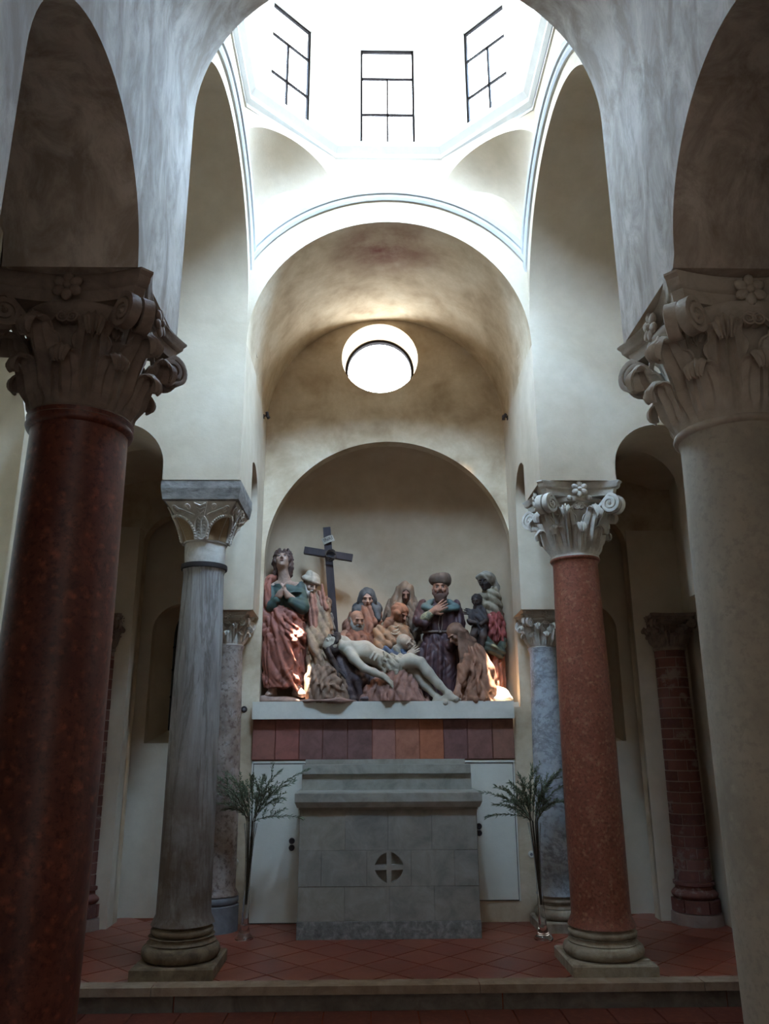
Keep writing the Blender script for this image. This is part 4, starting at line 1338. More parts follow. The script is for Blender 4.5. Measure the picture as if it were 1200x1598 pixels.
def beard(v, L, ax, q, length=.35, wide=.26, tip=None, curls=True, seed=1):
    rs = random.Random(seed)
    v.ell(L(0, .22, -.36), (wide*q, .20*q, .17*q), ax, .02)
    v.ell(L(0, .22, -.36 - length*.5), (wide*.85*q, .17*q, length*.62*q), ax, .03)
    for sg in (-1, 1):
        v.tube([L(sg*.30, .05, -.02), L(sg*.29, .12, -.22), L(sg*.17, .25, -.40)], [.06*q, .09*q, .12*q], .012)
        v.tube([L(0, .43, -.185), L(sg*.10, .41, -.21), L(sg*.17, .33, -.30)], [.035*q, .045*q, .04*q], .006)
    if curls:
        for i in range(16):
            a = rs.uniform(-.9, .9); z = -.30 - rs.random()*length*.9
            v.tube([L(a*wide, .33 - abs(a)*.12, z), L(a*wide*1.05, .37 - abs(a)*.14, z - .07), L(a*wide*.9, .33 - abs(a)*.12, z - .14)], .028*q, .006)

def hand(v, wrist, d, nrm, s=1.0, curl=.25, spread=.22, side=1, k=.005):
    """palm with four unequal bent fingers and a thumb from its side; d points along the fingers, nrm out of the back of the hand"""
    d = Vector(d).normalized(); nrm = Vector(nrm); x = d.cross(nrm).normalized(); nrm = x.cross(d).normalized()
    w = Vector(wrist); u = .086*s
    pc = w + d*u*.55
    v.ell(pc, (u*.46, u*.60, u*.20), (x, d, nrm), .010)
    v.cap(w - d*.02, w + d*u*.3, u*.34, u*.36, .012)
    for i, (o, ln) in enumerate(((-.34, .86), (-.11, 1.0), (.12, .95), (.34, .76))):
        dd = (d + x*o*spread*1.6).normalized()
        p0 = w + d*u*.95 + x*u*o*1.05
        p1 = p0 + (dd - nrm*curl*.5).normalized()*u*.42*ln
        p2 = p1 + (dd - nrm*curl*1.3).normalized()*u*.30*ln
        p3 = p2 + (dd - nrm*curl*2.1).normalized()*u*.22*ln
        v.tube([p0, p1, p2, p3], [u*.115, u*.105, u*.095, u*.08], k)
    t0 = w + d*u*.25 - x*side*u*.38
    t1 = t0 + (d*.75 - x*side*.75 - nrm*.25).normalized()*u*.42
    t2 = t1 + (d*1.0 - x*side*.25 - nrm*.25).normalized()*u*.34
    v.tube([t0, t1, t2], [u*.16, u*.12, u*.09], .008)

def foot(v, ankle, toe, s=1.0, k=.012):
    a, t = Vector(ankle), Vector(toe)
    d = (t - a); d.z = 0; L_ = d.length; d.normalize(); x = Vector((d.y, -d.x, 0))
    z0 = min(a.z, t.z)
    heel = a - d*.03*s; heel.z = t.z + .012
    v.cap(a, heel, .034*s, .032*s, k); v.cap(a, t - d*.04*s, .034*s, .026*s, .02)
    v.cap(heel, t - d*.03*s, .030*s, .030*s, .02)
    for i, o in enumerate((-.030, -.014, .001, .015, .028)):
        r = (.013, .010, .0095, .009, .008)[i]*s
        b = t - d*.03*s + x*o*s
        v.cap(b, t + x*o*1.05*s - d*(.012*i*.6)*s, r, r*.9, .004)

def wob(amp, f, seed=0):
    rs = random.Random(seed); P = [[rs.uniform(-1, 1)*f for _ in range(3)] + [rs.uniform(0, 6)] for _ in range(5)]
    def fn(x, y, z):
        return amp*sum(np.sin(a*x + b*y + c*z + d) for a, b, c, d in P)/2.2
    return fn
def creases(amp, freq, direction, seed=0, warp=.5):
    """soft cloth folds running across 'direction'"""
    rs = random.Random(seed); d = np.array(direction, float); d /= np.linalg.norm(d); a, b, c = [rs.uniform(0, 6) for _ in range(3)]
    def fn(x, y, z):
        s_ = freq*(d[0]*x + d[1]*y + d[2]*z)
        wv = warp*(np.sin(7*x + 5*z + a) + np.sin(11*z - 6*y + b) + .6*np.sin(13*x + 9*y + c))
        return amp*(np.abs(np.sin(s_ + wv))*2 - 1.2)
    return fn

def folds(amp, seed):
    """irregular small pleats that come and go"""
    rs = random.Random(seed*7 + 1)
    a = creases(amp, rs.uniform(38, 50), (1, rs.uniform(-.3, .3), rs.uniform(-.7, .7)), seed + 1, 1.7)
    b = creases(amp*.8, rs.uniform(50, 64), (1, rs.uniform(-.3, .3), rs.uniform(.2, 1.2)*rs.choice((-1, 1))), seed + 2, 1.9)
    m = wob(1.0, 22, seed + 3); n = wob(1.0, 26, seed + 4)
    return lambda x, y, z: a(x, y, z)*np.clip(.45 + m(x, y, z), 0, 1) + b(x, y, z)*np.clip(.25 + n(x, y, z), 0, 1)
ZF = NF                                        # statues stand on the niche floor
def statue(name, u, v, y, label, cat='statue'):
    p = at(u, v, y); e = empty(name, (p.x, y, ZF)); tag(e, label, cat, 'painted terracotta figures of the lamentation'); return e
# ------------------------------------------------------------------ the sculpture group
skin_pale = paint('skin_pale', '9a7a66', .6); skin_warm = paint('skin_warm', '96684e', .6); skin_ruddy = paint('skin_ruddy', '8d5d48', .6)
skin_grey = paint('skin_grey', 'a49a86', .6, dark=.75, light=1.15); skin_dark = paint('skin_dark', '3a2a24', .6); skin_black = paint('skin_black', '2a1f1c', .55)
hair_brown = paint('hair_brown', '4a332b', .6); beard_grey = paint('beard_grey', '6c6a64', .7); beard_white = paint('beard_white', '9b8e80', .7)

def V3(u, v, y): return at(u, v, y)
eye_white = paint('eye_white', 'b0a290', .5); eye_dark = paint('eye_dark', '1d1512', .4); lip_red = paint('lip_red', '6a3228', .6)
def face(L, ax, q, e, lips=True, closed=False, brow=None):
    M = Matrix([list(a) for a in ax]).transposed(); loc = Vector(e.location)
    def ball(mb, c, r):
        n = len(mb.V); mb.ball((0, 0, 0), r, 8, 6)
        for i in range(n, len(mb.V)): mb.V[i] = tuple(c - loc + M @ Vector(mb.V[i]))
    for s_ in (-1, 1):
        mb = MB()
        if closed: ball(mb, L(s_*.14, .385, .005), (.062*q, .016*q, .012*q)); mb.build('eyelid', eye_dark, e, smooth=80)
        else:
            ball(mb, L(s_*.14, .375, .02), (.055*q, .028*q, .026*q)); ey = mb.build('eye', eye_white, e, smooth=80)
            mb = MB(); ball(mb, L(s_*.14, .397, .022), (.024*q, .012*q, .022*q)); mb.build('iris', eye_dark, ey, smooth=80)
            mb = MB(); ball(mb, L(s_*.14, .392, .052), (.068*q, .020*q, .010*q)); mb.build('lash_line', eye_dark, ey, smooth=80)
    for s_ in (-1, 1):
        mb = MB(); ball(mb, L(s_*.145, .415, .125), (.085*q, .020*q, .015*q)); mb.build('eyebrow', brow or hair_brown, e, smooth=80)
    if lips:
        mb = MB(); ball(mb, L(0, .425, -.245), (.085*q, .018*q, .020*q)); mb.build('mouth', lip_red, e, smooth=80)


# --- young man in red cloak -------------------------------------------------
e = statue('standing_statue', 444, 1085, 2.96, 'statue of a curly haired youth in red cloak and green tunic, hands clasped')
b = Vol(.005)
Lh, ax_, q = head(b, V3(441, 876, 2.95), (.02, -.88, .42), (0, .4, .9), .98, V3(444, 905, 2.97), mouth=1.0)
b.ell(V3(444, 912, 2.975), (.115, .06, .045), None, .03)
b.cap(V3(444, 905, 2.97), V3(444, 985, 3.0), .06, .07)
for sg, sh, el, wr in ((-1, (424, 916, 2.97), (425, 945, 2.87), (437, 925, 2.80)), (1, (464, 915, 2.97), (470, 947, 2.88), (448, 927, 2.80))):
    b.tube([V3(*sh), V3(*el), V3(*wr)], [.042, .036, .027], .01)
hand(b, V3(438, 927, 2.795), (.32, -.10, 1), (-1, -.35, .2), .82, .35, .05, 1)
hand(b, V3(447, 928, 2.795), (-.32, -.12, 1), (1, -.35, .2), .82, .35, .05, -1)
b.tube([V3(436, 985, 3.0), V3(430, 1040, 3.0), V3(426, 1076, 2.97)], [.06, .045, .032]); b.tube([V3(455, 985, 2.98), V3(462, 1030, 2.93), V3(463, 1073, 2.92)], [.06, .045, .034])
foot(b, V3(425, 1074, 2.95), V3(417, 1084, 2.84)); foot(b, V3(464, 1072, 2.90), V3(475, 1083, 2.79))
b.build('body', skin_pale, e)
face(Lh, ax_, q, e)
t = Vol(.007)
rows = [(907, 427, 462, 2.975, .06), (913, 418, 470, 2.97, .095), (930, 419, 471, 2.97, .11), (960, 420, 470, 2.97, .11), (985, 422, 468, 2.97, .11)]
t.stack(rows, 9, .005, 1)
t.tube([V3(421, 915, 2.96), V3(424, 946, 2.865), V3(431, 937, 2.82)], [.052, .058, .040], .015)
t.tube([V3(467, 914, 2.96), V3(472, 948, 2.875), V3(455, 938, 2.82)], [.055, .064, .042], .015)
for d_ in ((462, 925), (466, 935), (470, 943)): t.ell(V3(d_[0], d_[1], 2.87), (.055, .05, .012), None, .012)
t.cap(V3(430, 903, 2.93), V3(458, 903, 2.93), .075, .075, .012, True)
t.disp(creases(.0035, 42, (.5, 0, 1), 3)); t.build('tunic', paint('tunic_green', '35493f', .55, alt='2f4148'), e)
k_ = Vol(.006)
rows = [(938, 410, 434, 2.97, .09), (948, 409, 452, 2.965, .125), (958, 408, 473, 2.96, .140), (975, 408, 476, 2.96, .145), (1000, 408, 478, 2.955, .150), (1030, 410, 475, 2.95, .150), (1055, 411, 474, 2.95, .150), (1074, 413, 473, 2.95, .145)]
k_.stack(rows, 13, .010, 5, grow=.7, twist=.6)
k_.tube([V3(430, 900, 2.99), V3(420, 904, 2.95), V3(414, 918, 2.93), V3(412, 945, 2.91), V3(413, 990, 2.88)], [.025, .040, .048, .052, .035], .02)
k_.tube([V3(421, 903, 2.90), V3(419, 922, 2.86), V3(417, 945, 2.85)], [.02, .03, .03], .015)
for path, r in (([(441, 932), (446, 945), (460, 962), (474, 972)], .018), ([(434, 944), (446, 963), (462, 980), (474, 990)], .017), ([(430, 952), (440, 985), (452, 1015), (466, 1040)], .018),
                ([(424, 958), (432, 1000), (444, 1045), (462, 1076)], .020), ([(418, 965), (419, 1010), (421, 1065)], .018), ([(411, 960), (412, 1010), (414, 1068)], .014),
                ([(450, 1000), (462, 1002), (474, 1012)], .016), ([(452, 1045), (462, 1060), (470, 1072)], .016), ([(438, 965), (446, 985), (460, 1000), (473, 1002)], .015)):
    k_.ridge(path, r, .016, .010)
k_.ell(V3(468, 992, 2.84), (.06, .05, .06), None, .03)
k_.disp(creases(.007, 30, (1, .2, .55), 7)); k_.build('cloak', paint('cloak_red', '8a4c3b', .6, alt='a0604c', alt_amt=.45), e)
h_ = Vol(.006)
h_.ell(Lh(0, -.12, .20), (.42*q, .46*q, .38*q), ax_, .02)
rs = random.Random(5)
for i in range(70):
    a = rs.uniform(-2.9, 2.9); z = rs.uniform(-.1, .5)
    rr_ = .40*math.sqrt(max(.05, 1 - (z - .1)**2*2.2))
    if abs(a) < .85 and z < .34: continue
    p = Lh(math.sin(a)*rr_, math.cos(a)*rr_*1.1 - .08, z + .05)
    h_.tube([p, p + Vector((rs.uniform(-.02, .02), rs.uniform(-.01, .01), -.03))], [.016, .012], .006)
for sg in (-1, 1):
    for j in range(6):
        x0 = sg*(.36 + .05*rs.random()); P = [Lh(x0, .05 - .12*j*.5, .10 - .02*j)]
        for n_ in range(6): P.append(P[-1] + Vector((sg*.004 + rs.uniform(-.012, .012), rs.uniform(-.006, .010), -.024)))
        h_.tube(P, [.020, .022, .018, .021, .018, .020, .012], .006)
h_.ell(Lh(0, .48, -.10), (.29*q, .28*q, .38*q), ax_, .012, True)
h_.disp(wob(.003, 160, 2)); h_.build('hair', hair_brown, e)
g = Vol(.009)
g.ell((V3(443, 1088, 2.93).x, 2.93, ZF + .015), (.235, .17, .035), None, .02); g.ell((V3(424, 1082, 2.9).x, 2.90, ZF + .035), (.09, .10, .03), None, .02)
g.cutz = ZF + .001; g.disp(wob(.008, 45, 3)); g.build('rock_base', paint('rock_pinkish', '8f7466', .8), e)

# --- old man in a turban ----------------------------------------------------
e = statue('kneeling_statue', 498, 1090, 2.97, 'statue of a white bearded old man in pale turban and pink scarf')
b = Vol(.005)
Lh, ax_, q = head(b, V3(484, 914, 3.06), (.55, -.75, -.35), (.12, 0, 1), .90, V3(484, 934, 3.10))
b.tube([V3(484, 934, 3.1), V3(488, 985, 3.1), V3(495, 1040, 3.0)], [.06, .08, .07])
b.tube([V3(503, 945, 3.08), V3(504, 1000, 2.95), V3(505, 1035, 2.86)], [.045, .04, .028])
hand(b, V3(503, 1038, 2.85), (.55, -.3, -.75), (0, -1, .4), .85, .3, .2, 1)
b.build('body', paint('skin_old', '8f6f5c', .6), e)
face(Lh, ax_, q, e)
h_ = Vol(.006)
for i in range(7):
    a = i/6; zz = .25 + .055*i
    R_ = .40 - .035*i
    P = [Lh(R_*math.sin(t_), R_*1.05*math.cos(t_) - .06, zz + .05*math.sin(t_ + i)) for t_ in [2*PI*k/14 for k in range(15)]]
    h_.tube(P, .022 if i < 5 else .026, .008)
h_.ell(Lh(0, -.06, .34), (.36*q, .40*q, .26*q), ax_, .02)
h_.build('turban', paint('turban_cream', 'a1937f', .7), e)
h_ = Vol(.005); beard(h_, Lh, ax_, q, .34, .27); h_.build('beard', beard_white, e)
t = Vol(.0068)
rows = [(928, 476, 497, 3.10, .07), (942, 473, 514, 3.10, .11), (975, 474, 518, 3.07, .13), (1010, 476, 520, 3.02, .15), (1045, 478, 528, 2.97, .17), (1095, 478, 535, 2.95, .20)]
t.stack(rows, 9, .010, 8)
t.tube([V3(506, 945, 3.06), V3(508, 985, 2.96), V3(500, 1000, 2.88), V3(490, 1015, 2.84)], [.05, .055, .05, .04], .02)
t.tube([V3(486, 985, 2.93), V3(489, 1010, 2.86), V3(502, 1035, 2.83)], [.05, .055, .035], .02)
for p_ in ([(482, 990), (488, 1012), (502, 1030)], [(492, 985), (497, 1005), (508, 1028)], [(480, 1010), (486, 1030)]): t.ridge(p_, .015, .015, .03)
t.disp(creases(.008, 34, (1, 0, .5), 9)); t.build('robe', paint('robe_ochre', '866a50', .6, alt='a08a6c', alt_amt=.6), e)
t = Vol(.007)
t.tube([V3(488, 930, 3.02), V3(488, 955, 2.97), V3(490, 985, 2.94)], [.035, .050, .035], .02)
t.tube([V3(503, 915, 3.08), V3(505, 935, 3.02), V3(508, 950, 2.99), V3(498, 925, 3.05)], [.018, .032, .025, .02], .015)
t.disp(creases(.008, 75, (1, .2, .1), 4, .25)); t.build('scarf', paint('scarf_pink', '8f5c48', .65), e)
t = Vol(.0068)
rows = [(1034, 488, 520, 2.90, .06), (1045, 480, 532, 2.87, .11), (1065, 478, 538, 2.85, .13), (1085, 478, 546, 2.85, .14), (1097, 480, 549, 2.85, .14)]
t.stack(rows, 11, .010, 12, grow=.2)
for p_, r in (([(496, 1040), (490, 1062), (488, 1090)], .017), ([(505, 1040), (500, 1068), (504, 1092)], .018), ([(512, 1042), (512, 1070), (520, 1092)], .018), ([(520, 1046), (534, 1056), (540, 1072)], .022),
              ([(515, 1068), (528, 1074), (540, 1080)], .015), ([(484, 1050), (482, 1080)], .014), ([(508, 1088), (528, 1090), (548, 1088)], .014)):
    t.ridge(p_, r, .014, .012)
t.ell(V3(527, 1064, 2.75), (.045, .03, .05), None, .015)
t.disp(creases(.008, 36, (1, 0, .35), 13)); t.build('skirt', paint('skirt_brown', '7d604a', .65), e)
g = Vol(.009)
g.ell((V3(512, 1098, 2.80).x, 2.80, ZF + .005), (.26, .16, .022), None, .02); g.ell((V3(535, 1098, 2.74).x, 2.76, ZF + .004), (.12, .10, .018), None, .02)
g.disp(wob(.006, 40, 6)); g.build('rock_base', paint('rock_pinkish_slab', '8a6a5c', .8), e)

# --- dark faced attendant by the cross --------------------------------------
e = statue('standing_statue', 511, 1085, 3.22, 'statue of a dark faced attendant in mottled grey robe close against the cross')
b = Vol(.005)
Lh, ax_, q = head(b, V3(508, 946, 3.17), (-.1, -.85, -.3), (0, 0, 1), .78, V3(510, 962, 3.2))
b.tube([V3(510, 962, 3.2), V3(511, 1010, 3.2), V3(511, 1090, 3.2)], [.045, .06, .05])
b.build('body', skin_dark, e)
face(Lh, ax_, q, e)
h_ = Vol(.006); h_.ell(Lh(0, -.10, .20), (.40*q, .46*q, .34*q), ax_, .01); h_.disp(wob(.003, 150, 2)); h_.build('cap', paint('cap_brown', '6d523f', .7), e)
t = Vol(.0068)
t.stack([(957, 502, 517, 3.2, .06), (966, 498, 521, 3.2, .085), (990, 499, 523, 3.2, .09), (1030, 497, 526, 3.2, .10), (1099, 494, 530, 3.2, .11)], 8, .008, 2)
t.disp(creases(.008, 60, (1, 0, .6), 5)); t.build('robe', paint('robe_mottled', '7f766c', .7, alt='4e4640', alt_amt=.7), e)

# --- wooden cross ------------------------------------------------------------
e = empty('cross', (V3(524, 1040, 3.30).x, 3.30, ZF)); tag(e, 'dark wooden cross with a paper title standing behind the mourners', 'cross')
def beam(name, P0, P1, w_, d_, mat):
    P0, P1 = Vector(P0), Vector(P1); z = (P1 - P0).normalized(); y = Vector((0, 1, 0)); x = z.cross(y).normalized(); y = x.cross(z).normalized()
    V = []
    for p in (P0, P1):
        for sx, sy in ((-1,-1),(1,-1),(1,1),(-1,1)): V.append(p + x*sx*w_/2 + y*sy*d_/2 - e.location)
    return link(name, mesh(name, V, [(0,1,2,3),(7,6,5,4),(0,4,5,1),(1,5,6,2),(2,6,7,3),(3,7,4,0)]), mat, e)
wood = stone('cross_wood', [hexc('1d1618'), hexc('2a2124'), hexc('382c2e')], 9, .6, .3, sc=(1, 1, .2), bump=.5)
top_ = V3(510, 824, 3.30); bot_ = Vector((V3(526, 1040, 3.30).x + .03, 3.30, ZF + .001))
beam('upright', bot_, top_, .078, .075, wood)
beam('crossbar', V3(475, 859, 3.255), V3(550, 871, 3.255), .070, .07, wood)
c0 = V3(516, 866, 3.20) - e.location
for j in range(3):
    mb = MB(); P = [c0 + Vector((.052*math.cos(a), .015*math.sin(3*a + j), .050*math.sin(a) + .012*math.sin(2*a + j*2))) for a in [2*PI*k/24 for k in range(24)]]
    mb.tube(P, .0065, 5, closed=True)
    mb.build('thorn_strand', paint('thorn_brown', '3d3029', .8) if j == 0 else bpy.data.materials['thorn_brown'], e, smooth=60)
t0 = V3(512, 842, 3.245) - e.location
mb = MB(); n_ = 10
G = []
for j in range(2):
    for i in range(n_ + 1):
        s_ = -1 + 2*i/n_
        for sd in (0, 1): G.append((s_*.062, -.012*math.cos(s_*2.6) + .004*sd, (.034 if j else -.034)))
F = []
for i in range(n_):
    a = i*2; b_ = (n_ + 1)*2
    F += [(a, a+2, b_+a+2, b_+a), (a+1, b_+a+1, b_+a+3, a+3), (a, a+1, a+3, a+2), (b_+a, b_+a+2, b_+a+3, b_+a+1)]
mb.add(G, F)
tit = mb.build('title_scroll', paint('paper_cream', '9c917f', .8), e, loc=t0, rot=(0, .38*-1, 0))
cu = bpy.data.curves.new('lettering', 'FONT'); cu.body = 'INRI'; cu.size = .052; cu.extrude = .001; cu.align_x = 'CENTER'; cu.align_y = 'CENTER'
to = bpy.data.objects.new('lettering_tmp', cu); C.objects.link(to)
dg = bpy.context.evaluated_depsgraph_get(); me = bpy.data.meshes.new_from_object(to.evaluated_get(dg)); bpy.data.objects.remove(to, do_unlink=True)
link('lettering', me, iron, tit, (0, -.0145, 0), (PI/2, 0, 0))

# --- woman in blue grey veil ---------------------------------------------------
e = statue('standing_statue', 572, 1085, 3.38, 'statue of a woman in blue grey veil and orange mantle behind the bald man')
b = Vol(.005)
Lh, ax_, q = head(b, V3(573, 934, 3.34), (.05, -.93, -.30), (0, 0, 1), .92, V3(573, 955, 3.38))
b.tube([V3(573, 955, 3.38), V3(572, 1010, 3.4), V3(572, 1092, 3.4)], [.05, .07, .06])
b.build('body', paint('skin_rose', 'a37c66', .6), e)
face(Lh, ax_, q, e)
t = Vol(.0068)
rows = [(948, 556, 590, 3.38, .10), (960, 543, 594, 3.38, .13), (975, 535, 596, 3.38, .15), (1000, 531, 598, 3.38, .16), (1099, 530, 602, 3.38, .17)]
t.stack(rows, 11, .010, 21)
t.tube([V3(548, 958, 3.34), V3(562, 972, 3.24), V3(572, 990, 3.22)], [.02, .025, .02], .02); t.tube([V3(593, 958, 3.34), V3(584, 972, 3.24), V3(574, 990, 3.22)], [.02, .025, .02], .02)
t.disp(creases(.0065, 40, (1, 0, .3), 22)); t.build('mantle', paint('mantle_orange', '82543f', .6, alt='7a4a34'), e)
h_ = Vol(.006)
h_.ell(Lh(0, -.08, .10), (.44*q, .48*q, .48*q), ax_, .02)
h_.tube([Lh(-.36, -.05, -.1), V3(557, 952, 3.31), V3(551, 964, 3.27)], [.035, .045, .030], .03); h_.tube([Lh(.36, -.05, -.1), V3(587, 952, 3.31), V3(590, 966, 3.27)], [.035, .045, .032], .03)
h_.ell(V3(573, 950, 3.44), (.16, .08, .10), None, .03)
h_.ell(Lh(0, .46, -.10), (.265*q, .34*q, .42*q), ax_, .012, True)
h_.disp(creases(.003, 50, (1, .3, .4), 3)); h_.build('veil', paint('veil_blue_grey', '43474b', .6), e)

# --- bald bearded man -----------------------------------------------------------
e = statue('kneeling_statue', 556, 1085, 3.12, 'statue of a bald man with a long grey beard leaning over the dead figure')
b = Vol(.005)
Lh, ax_, q = head(b, V3(557, 968, 3.10), (.35, -.88, -.25), (0, 0, 1), .90, V3(555, 990, 3.14))
b.tube([V3(555, 990, 3.14), V3(553, 1030, 3.15), V3(553, 1090, 3.15)], [.06, .09, .07])
b.tube([V3(538, 990, 3.12), V3(532, 1000, 3.02), V3(524, 1008, 2.95)], [.045, .042, .03]); hand(b, V3(526, 1006, 2.955), (-.8, -.3, -.1), (0, -1, .3), .85, .35, .15, 1)
b.build('body', skin_warm, e)
face(Lh, ax_, q, e)
h_ = Vol(.005); beard(h_, Lh, ax_, q, .62, .25, seed=4)
for sg in (-1, 1): h_.ell(Lh(sg*.33, -.12, .0), (.07*q, .2*q, .16*q), ax_, .01)
h_.build('beard', beard_grey, e)
t = Vol(.0068)
rows = [(984, 545, 568, 3.14, .08), (993, 533, 583, 3.13, .12), (1010, 528, 592, 3.12, .14), (1050, 525, 600, 3.12, .14), (1099, 525, 605, 3.12, .14)]
t.stack(rows, 10, .009, 31); t.disp(creases(.0065, 42, (1, 0, .6), 32)); t.build('robe', paint('robe_dull_red', '74432f', .6, alt='8c5a40'), e)

# --- hooded woman behind -------------------------------------------------------
e = statue('standing_statue', 628, 1085, 3.42, 'statue of a brown faced woman in a brown hood standing beside the purple robed man')
b = Vol(.005)
Lh, ax_, q = head(b, V3(632, 926, 3.36), (.05, -.85, -.45), (0, 0, 1), .90, V3(632, 946, 3.42))
b.tube([V3(632, 946, 3.42), V3(629, 1010, 3.44), V3(628, 1090, 3.44)], [.05, .07, .06])
b.build('body', paint('skin_umber', '7b5341', .6), e)  # mottled brown skin paint
face(Lh, ax_, q, e)
t = Vol(.0068)
rows = [(920, 620, 645, 3.42, .10), (935, 608, 650, 3.42, .13), (955, 600, 655, 3.42, .15), (985, 597, 657, 3.42, .16), (1010, 597, 650, 3.42, .16), (1099, 600, 650, 3.42, .16)]
t.stack(rows, 12, .011, 41, twist=.4)
t.ell(Lh(0, -.08, .12), (.46*q, .50*q, .52*q), ax_, .03)
t.tube([Lh(-.42, .02, 0), V3(618, 945, 3.28), V3(622, 970, 3.25)], [.02, .03, .02], .02); t.tube([Lh(.42, .02, 0), V3(645, 945, 3.28), V3(640, 975, 3.25), V3(648, 995, 3.26)], [.02, .032, .025, .02], .02)
t.ell(Lh(0, .50, -.12), (.25*q, .36*q, .42*q), ax_, .014, True)
t.disp(creases(.008, 40, (1, 0, -.3), 42)); t.build('hooded_mantle', paint('mantle_brown', '69594a', .65, alt='6b5340', alt_amt=.6), e)

# --- woman in orange headscarf supporting the swooning mother -------------------
e = statue('kneeling_statue', 612, 1085, 3.14, 'statue of a woman in orange headscarf and yellow robe with a bead necklace')
b = Vol(.005)
Lh, ax_, q = head(b, V3(624, 958, 3.10), (.62, -.68, -.55), (.15, 0, 1), .88, V3(616, 978, 3.14))
b.tube([V3(616, 978, 3.14), V3(611, 1020, 3.16), V3(612, 1090, 3.16)], [.055, .08, .07])
b.tube([V3(592, 990, 3.12), V3(594, 1012, 3.02), V3(622, 1000, 2.95)], [.045, .042, .028])
hand(b, V3(620, 1001, 2.955), (1, -.1, .28), (.2, -.6, .8), .9, .2, .15, -1)
b.build('body', paint('skin_terracotta', '8f5d45', .6), e)
face(Lh, ax_, q, e)
t = Vol(.0068)
rows = [(972, 606, 630, 3.14, .08), (980, 590, 640, 3.14, .11), (1000, 585, 645, 3.13, .13), (1020, 583, 648, 3.12, .14), (1060, 582, 650, 3.12, .14), (1099, 580, 652, 3.12, .14)]
t.stack(rows, 10, .010, 51)
t.tube([V3(591, 985, 3.08), V3(592, 1012, 2.99), V3(606, 1006, 2.95), V3(614, 1003, 2.95)], [.055, .058, .044, .034], .018)
t.ridge([(592, 978), (588, 1000), (590, 1016)], .016, .015, .02); t.ridge([(602, 976), (598, 992), (602, 1006)], .014, .015, .02)
t.disp(creases(.008, 38, (.7, 0, .7), 52)); t.build('robe', paint('robe_yellow_ochre', '866548', .6, alt='9a6a44', alt_amt=.5), e)
h_ = Vol(.006)
h_.ell(Lh(0, -.10, .12), (.45*q, .50*q, .45*q), ax_, .02); h_.tube([Lh(-.25, -.1, -.2), V3(607, 972, 3.08), V3(601, 978, 3.06)], [.06, .045, .025], .03); h_.tube([Lh(.3, .1, .3), Lh(.42, .2, .05), Lh(.40, .15, -.2)], [.03, .035, .02], .015)
h_.ell(Lh(0, .48, -.12), (.27*q, .34*q, .42*q), ax_, .012, True)
h_.disp(creases(.004, 55, (.6, .3, .8), 5)); h_.build('headscarf', paint('scarf_orange', '8f5a3c', .65), e)
h_ = Vol(.004)
for j in range(3):
    for i in range(9):
        t_ = -1 + 2*i/8
        p = V3(616 + 7*t_, 975 + 5.5*j + 4*(1 - t_*t_), 3.055 - .012*j - .03*(1 - t_*t_))
        h_.ell(p, .0085, None, .002)
h_.build('necklace', paint('beads_cream', 'a8987c', .45), e)

# --- swooning mother with pink skirt ---------------------------------------------
e = statue('seated_statue', 632, 1085, 2.99, 'statue of the swooning mother, pale tilted face above blue bodice and pink skirt')
b = Vol(.005)
Lh, ax_, q = head(b, V3(634, 1004, 2.94), (.50, -.80, -.10), (-.75, 0, .65), .86, V3(621, 1014, 3.0))
b.tube([V3(621, 1014, 3.0), V3(610, 1030, 3.02), V3(614, 1070, 3.0)], [.055, .09, .08])
b.tube([V3(600, 1020, 2.98), V3(622, 1028, 2.90), V3(640, 1024, 2.87)], [.045, .035, .026])
hand(b, V3(636, 1023, 2.875), (.75, -.1, .55), (.2, -1, .2), .85, .25, .2, -1)
b.build('body', paint('skin_pallid', '9c8772', .6), e)
face(Lh, ax_, q, e, closed=True)
t = Vol(.007)
t.cap(V3(596, 1022, 3.0), V3(628, 1018, 2.97), .075, .06, .02); t.cap(V3(596, 1022, 3.0), V3(612, 1045, 3.0), .08, .10, .03)
t.tube([V3(602, 1016, 2.93), V3(618, 1026, 2.90), V3(633, 1024, 2.88)], [.045, .042, .034], .015)
t.disp(creases(.008, 50, (.8, 0, .6), 15)); t.build('bodice', paint('bodice_blue', '3f5068', .6, alt='555f70'), e)
h_ = Vol(.006)
h_.ell(Lh(0, -.16, .06), (.42*q, .42*q, .46*q), ax_, .02); h_.ell(Lh(0, .46, -.06), (.36*q, .50*q, .48*q), ax_, .012, True); h_.tube([Lh(-.3, .0, -.3), V3(618, 1012, 2.93), V3(625, 1024, 2.90)], [.03, .03, .02], .02)
h_.build('wimple', paint('wimple_cream', '968c7a', .7), e)
t = Vol(.0068)
rows = [(1036, 606, 634, 2.94, .07), (1046, 594, 640, 2.92, .11), (1062, 578, 648, 2.90, .14), (1080, 563, 656, 2.88, .16), (1098, 556, 668, 2.87, .17)]
t.stack(rows, 13, .013, 17, grow=.3)
for p_, r in (([(627, 1044), (618, 1066), (606, 1092)], .024), ([(632, 1046), (634, 1068), (630, 1094)], .018), ([(636, 1052), (644, 1074), (652, 1094)], .018), ([(600, 1050), (606, 1070), (600, 1090)], .016),
              ([(590, 1056), (584, 1076), (578, 1094)], .017), ([(580, 1064), (570, 1080), (562, 1096)], .016), ([(612, 1082), (606, 1096)], .030), ([(640, 1090), (660, 1095)], .020)):
    t.ridge(p_, r, .014, .012)
t.disp(creases(.008, 34, (1, .2, .4), 16)); t.cutz = ZF + .001; t.build('skirt', paint('skirt_pink', '8d5f4e', .65), e)

